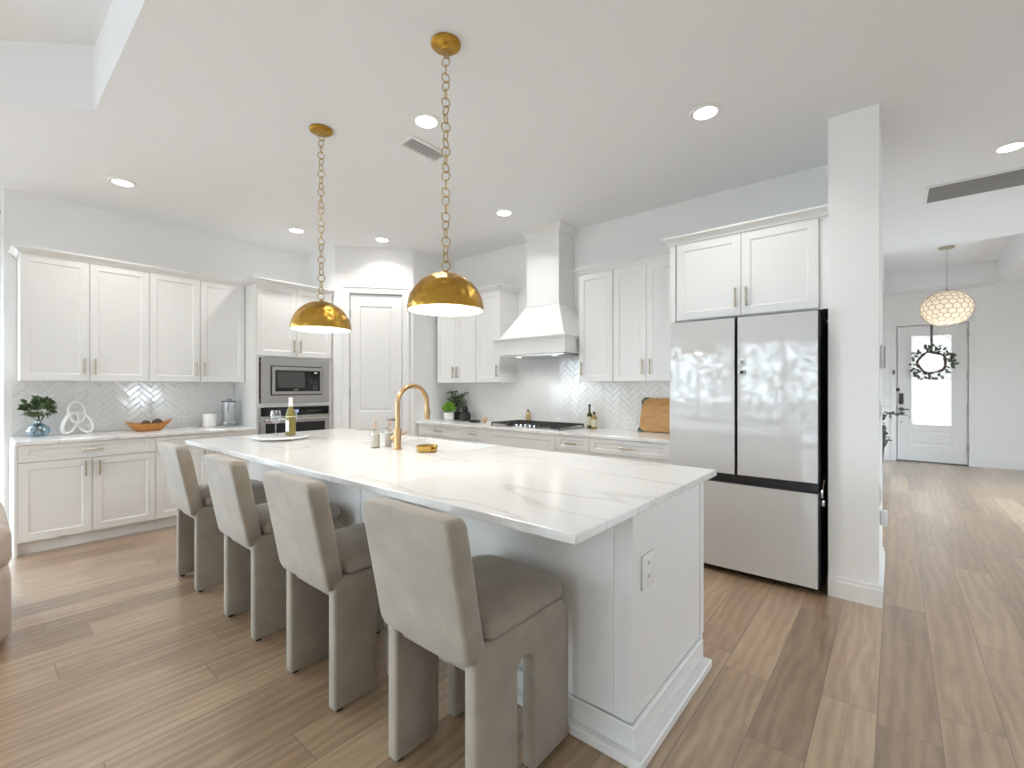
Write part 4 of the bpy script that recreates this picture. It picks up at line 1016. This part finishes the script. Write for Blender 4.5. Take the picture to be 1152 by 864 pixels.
for x, y, r in ((-.3,-.1,.04), (-.3,.13,.03), (0,.07,.052), (.3,-.1,.04), (.3,.13,.03)):
    MB().lathe([(0,.0105),(r,.0105),(r,.018),(r*.8,.019),(r*.8,.025),(0,.026)], (x,y,0), 24).build('burner', 'iron', ck)
for i in range(5):
    MB().lathe([(0,.0105),(.020,.0105),(.020,.014),(.016,.016),(.0145,.036),(0,.037)], (-.12+i*.06, -.19, 0), 20).build('knob', 'chrome', ck)
# plants in the corner
pt = thing('potted_grass', 'round bright green grass ball in a small white pot, in the pantry corner', 'plant', (-4.44, 4.02, CT))
b = MB(); b.lathe([(0,0),(.045,0),(.062,.012),(.070,.05),(.070,.098),(.064,.098),(.062,.085),(0,.085)], seg=32); b.build('pot', 'white_ceramic', pt)
b = MB(); rnd = random.Random(2)
for k in range(620):
    a = rnd.uniform(0, 2*PI); e = math.asin(rnd.uniform(-.15, 1)); d = Vector((math.cos(a)*math.cos(e), math.sin(a)*math.cos(e), math.sin(e)))
    r = rnd.uniform(.075,.098); base = Vector((d.x*.03, d.y*.03, .095+.02*d.z)); tip = Vector((0,0,.155))+d*r
    b.leaf(base.lerp(tip, .3), tip-base, (tip-base).length*.72, .008)
b.build('grass_blades', 'grass_leaf', pt, smooth=False)
pl = thing('leafy_plant', 'dark green leafy plant standing behind the grass ball', 'plant', (-4.43, 4.165, CT))
b = MB(); b.lathe([(0,0),(.05,0),(.058,.06),(.06,.10),(.052,.10),(.05,.09),(0,.09)], seg=28); b.build('pot', 'dark_vase', pl)
b = MB(); bl = MB(); rnd = random.Random(11)
for k in range(17):
    a = rnd.uniform(0, 2*PI); sp = rnd.uniform(.05,.20); top = Vector((sp*math.cos(a)*1.1, max(-.16,min(.05, sp*math.sin(a)*.6)), rnd.uniform(.26,.43)-sp*.35))
    mid_ = Vector((top.x*.4, top.y*.4, top.z*.75)); b.tube([(0,0,.085), mid_, top], .0025, 5)
    for j in range(9):
        f = .45+.55*j/8; q = mid_.lerp(top, max(0,(f-.5)*2)); bl.leaf(q, (rnd.uniform(-1,1), rnd.uniform(-1,.3), rnd.uniform(-.3,.7)), rnd.uniform(.035,.055), rnd.uniform(.018,.028))
b.build('stems', 'stem', pl); bl.build('leaves', 'leaf', pl)
b = MB(); b.cap = False
b.lathe([(0,0),(.060,0),(.070,.010),(.074,.045),(.072,.085),(.058,.108),(.035,.118),(.032,.125),(.040,.135),(.040,.150),(.031,.155),(.031,.175),(.034,.185),(.026,.185),(.024,.13),(0,.12)], seg=32)
o = b.build('dark_vase', 'dark_vase', loc=(-4.205, 4.08, CT)); tag(o, 'charcoal ringed-neck vase beside the potted grass', 'vase')
sr = thing('spoon_rest', 'flat black spoon rest on the counter left of the cooktop', 'spoon rest', (-3.93, 3.98, CT))
b = MB(); b.lathe([(0,.0005),(.05,.0005),(.062,.010),(.060,.012),(.05,.005),(0,.004)], seg=28, sx=1.5); b.build('dish', 'black', sr)
b = MB(); b.tube([(-.08,0,.010), (.0,.01,.014), (.10,.03,.02)], .005, 8); o = b.build('kitchen_utensil', 'black', loc=(-3.97, 3.975, CT+.006)); tag(o, 'thin black utensil lying on the black spoon rest', 'utensil')
b = MB(); rnd = random.Random(3)
for k in range(9):
    a = k*.7; b.tube([(0,0,.02), (.05*math.cos(a)*.8, .03*math.sin(a), .02+.045*abs(math.sin(a*1.3)))], .011, 8, rs=[.013,.009])
bmesh.ops.create_icosphere(b.bm, subdivisions=2, radius=.028, matrix=Matrix.Translation((0,0,.028)))
o = b.build('wooden_star', 'pale_wood', loc=(-3.76, 3.97, CT)); tag(o, 'small pale wooden knotted ornament left of the cooktop', 'ornament')
def bottle(name, lab, x, y, hgt, r, gm, capm, neck, lm):
    t = thing(name, lab, 'bottle', (x, y, CT))
    sh = hgt*neck
    b = MB(); b.lathe([(0,0),(r,0),(r,sh*.92),(r*.8,sh),(r*.42,sh+.018),(r*.40,hgt-.022),(0,hgt-.022)], seg=24); b.build('glass', gm, t)
    b = MB(); b.lathe([(0,hgt-.0215),(r*.5,hgt-.0215),(r*.5,hgt),(0,hgt)], seg=18); b.build('cap', capm, t)
    b = MB(); b.cap = False; b.lathe([(r*1.015,sh*.22),(r*1.02,sh*.22),(r*1.02,sh*.80)], seg=24); b.build('label', lm, t)
bottle('oil_bottle', 'tall dark green oil bottle right of the cooktop', -2.425, 4.14, .25, .026, 'olive_glass', 'black', .62, 'label_paper')
bottle('oil_bottle', 'shorter amber bottle with cream label, right of the tall oil bottle', -2.355, 4.11, .175, .028, 'amber', 'dark_wood', .72, 'label_paper')
bottle('seasoning_bottle', 'small yellow bottle with dark cap behind the cooktop', -3.30, 4.225, .165, .024, 'yellow_oil', 'dark_wood', .76, 'yellow_oil')
# bamboo board leaning on the tile
bd = thing('cutting_board', 'bamboo cutting board with green corner grips leaning on the tile beside the fridge', 'cutting board', (-1.70, 4.185, CT))
lean = Matrix.Rotation(math.radians(-9), 4, 'X')
b = MB(); b.prism([(-.205,.004),(.235,.004),(.235,.30),(.215,.325),(-.16,.325),(-.185,.30)], -.010, .010, 'y'); b.bevel(.004, 2); b.xf(lean); b.build('board', 'bamboo', bd)
b = MB(); b.box(-.14, .20, -.0125, -.0104, .268, .274); b.xf(lean); b.build('juice_groove', 'orange_wood', bd, smooth=False)
b = MB(); b.prism([(-.212,0),(-.16,0),(-.16,.012),(-.20,.040),(-.212,.030)], -.013, .013, 'y'); b.xf(lean); b.build('corner_grip', 'green_rubber', bd)
b = MB(); b.prism([(-.189,.262),(-.176,.262),(-.168,.295),(-.148,.312),(-.125,.314),(-.125,.330),(-.162,.330),(-.192,.302)], -.013, .013, 'y'); b.xf(lean); b.build('corner_grip', 'green_rubber', bd)
b = MB(); b.prism([(.185,0),(.24,0),(.24,.035),(.228,.035)], -.013, .013, 'y'); b.xf(lean); b.build('corner_grip', 'black', bd)

# ------------------------------------------------------------------ wing wall fittings and hall
o = MB(); o.box(0, .022, -.055, .055, -.075, .075); o.bevel(.006); th = o.build('thermostat', 'plastic', loc=(-.0745, 3.72, 1.52)); tag(th, 'thermostat with dark face on the hall side of the wing wall, near eye level', 'thermostat')
MB().box(.0221, .026, -.048, .048, -.068, .068).build('screen', 'steel_dark', th, smooth=False)
def rplate(y, z, lab, cat, w=.075, h=.12, nub=True):
    m = MB(); m.box(0, .007, -w/2, w/2, -h/2, h/2); m.bevel(.002, 1); o = m.build('wall_plate', 'plastic', loc=(-.0745, y, z)); tag(o, lab, cat)
    if nub: MB().box(.0071, .011, -.017, .017, -.034, .034).build('rocker', 'plastic', o, smooth=False)
rplate(3.615, 1.19, 'white light switch on the hall side of the wing wall, below the thermostat', 'light switch')
rplate(3.62, .665, 'white outlet plate low on the hall side of the wing wall', 'outlet')
o = MB(); o.box(0, .038, -.03, .03, -.05, .05); o.bevel(.012, 3); o = o.build('plug_in_light', 'plastic', loc=(-.0745, 3.74, .50)); tag(o, 'white plug-in night light low on the hall side of the wing wall', 'night light')
# plant stand in the hall, mostly hidden
ps = thing('hall_planter', 'tall dark planter with trailing leaves beyond the wing wall, before the front door', 'plant', (-.255, 8.86, 0))
b = MB(); b.lathe([(0,0),(.085,0),(.10,.02),(.148,.68),(.15,.74),(.14,.74),(.13,.70),(0,.70)], seg=28); b.build('planter', 'dark_wood', ps)
b = MB(); bl = MB(); rnd = random.Random(21)
for k in range(26):
    a = rnd.uniform(0, 2*PI); sp = rnd.uniform(.04,.20); zt_ = rnd.uniform(.85,1.10)
    if k % 4 == 0: pts = [(0,0,.70), (.10*math.cos(a),.10*math.sin(a),.80), (.17*math.cos(a),.17*math.sin(a),.62), (.18*math.cos(a),.18*math.sin(a),rnd.uniform(.4,.55))]
    elif k == 5: pts = [(0,0,.70), (.12,-.05,.92), (.25,-.07,.93), (.39,-.08,.92)]
    else: pts = [(0,0,.70), (sp*.4*math.cos(a),sp*.4*math.sin(a),.82), (sp*math.cos(a),sp*math.sin(a),zt_)]
    if k == 5: pass
    b.tube(pts, .004, 5); P_ = [Vector(p) for p in pts]
    for i in range(1, len(P_)):
        for j in range(5):
            q = P_[i-1].lerp(P_[i], (j+1)/5)
            if q.z < .7 and Vector((q.x,q.y)).length < .12: continue
            bl.leaf(q, (rnd.uniform(-1,1), rnd.uniform(-1,1), rnd.uniform(-.8,.6)), rnd.uniform(.05,.085), rnd.uniform(.035,.05))
b.build('stems', 'stem', ps); bl.build('leaves', 'eucalyptus', ps)
# wreath on the front door
wr = thing('door_wreath', 'twig wreath with grey-green leaves hanging by a ribbon on the front door', 'wreath', (.484, YD-.032, 1.757))
b = MB(); rnd = random.Random(5)
for s_ in range(6):
    ph = rnd.uniform(0, 6); pts = []
    for i in range(48):
        a = 2*PI*i/48; rr = .182+.012*math.sin(5*a+ph)+.006*math.sin(11*a+ph*2); pts.append((rr*math.cos(a), .012*math.sin(7*a+ph), rr*math.sin(a)))
    b.tube(pts, .0115, 6, closed=True)
b.build('twig_ring', 'twig', wr)
b = MB()
for k in range(95):
    a = rnd.uniform(0, 2*PI); r_ = rnd.uniform(.19,.285); q = (r_*math.cos(a), rnd.uniform(-.03,.008), r_*math.sin(a))
    b.leaf(q, (math.cos(a)+rnd.uniform(-.9,.9), rnd.uniform(-.3,.1), math.sin(a)+rnd.uniform(-.9,.9)), rnd.uniform(.05,.08), rnd.uniform(.03,.045), (rnd.uniform(-.4,.4), -1, rnd.uniform(-.4,.4)))
b.build('leaves', 'eucalyptus', wr)
b = MB(); b.box(-.016, .016, .022, .027, .18, .655); b.build('ribbon', 'ribbon', wr, smooth=False)
# curtain rod end, just inside the left edge
cr_ = thing('curtain_rod', 'dark curtain rod end at the far left edge near the ceiling', 'curtain rod', (XL, -1.4, 2.97))
b = MB(); b.cyl((.09,-1.6,.02), (.09,1.59,.02), .011, 12); b.cyl((.09,1.59,.02), (.09,1.615,.02), .018, 12); b.build('rod', 'black', cr_)
b = MB()
for y in (-1.5, 1.585): b.box(0, .012, y-.012, y+.012, -.05, .035); b.box(.012, .095, y-.006, y+.006, .006, .018)
b.build('bracket', 'black', cr_, smooth=False)
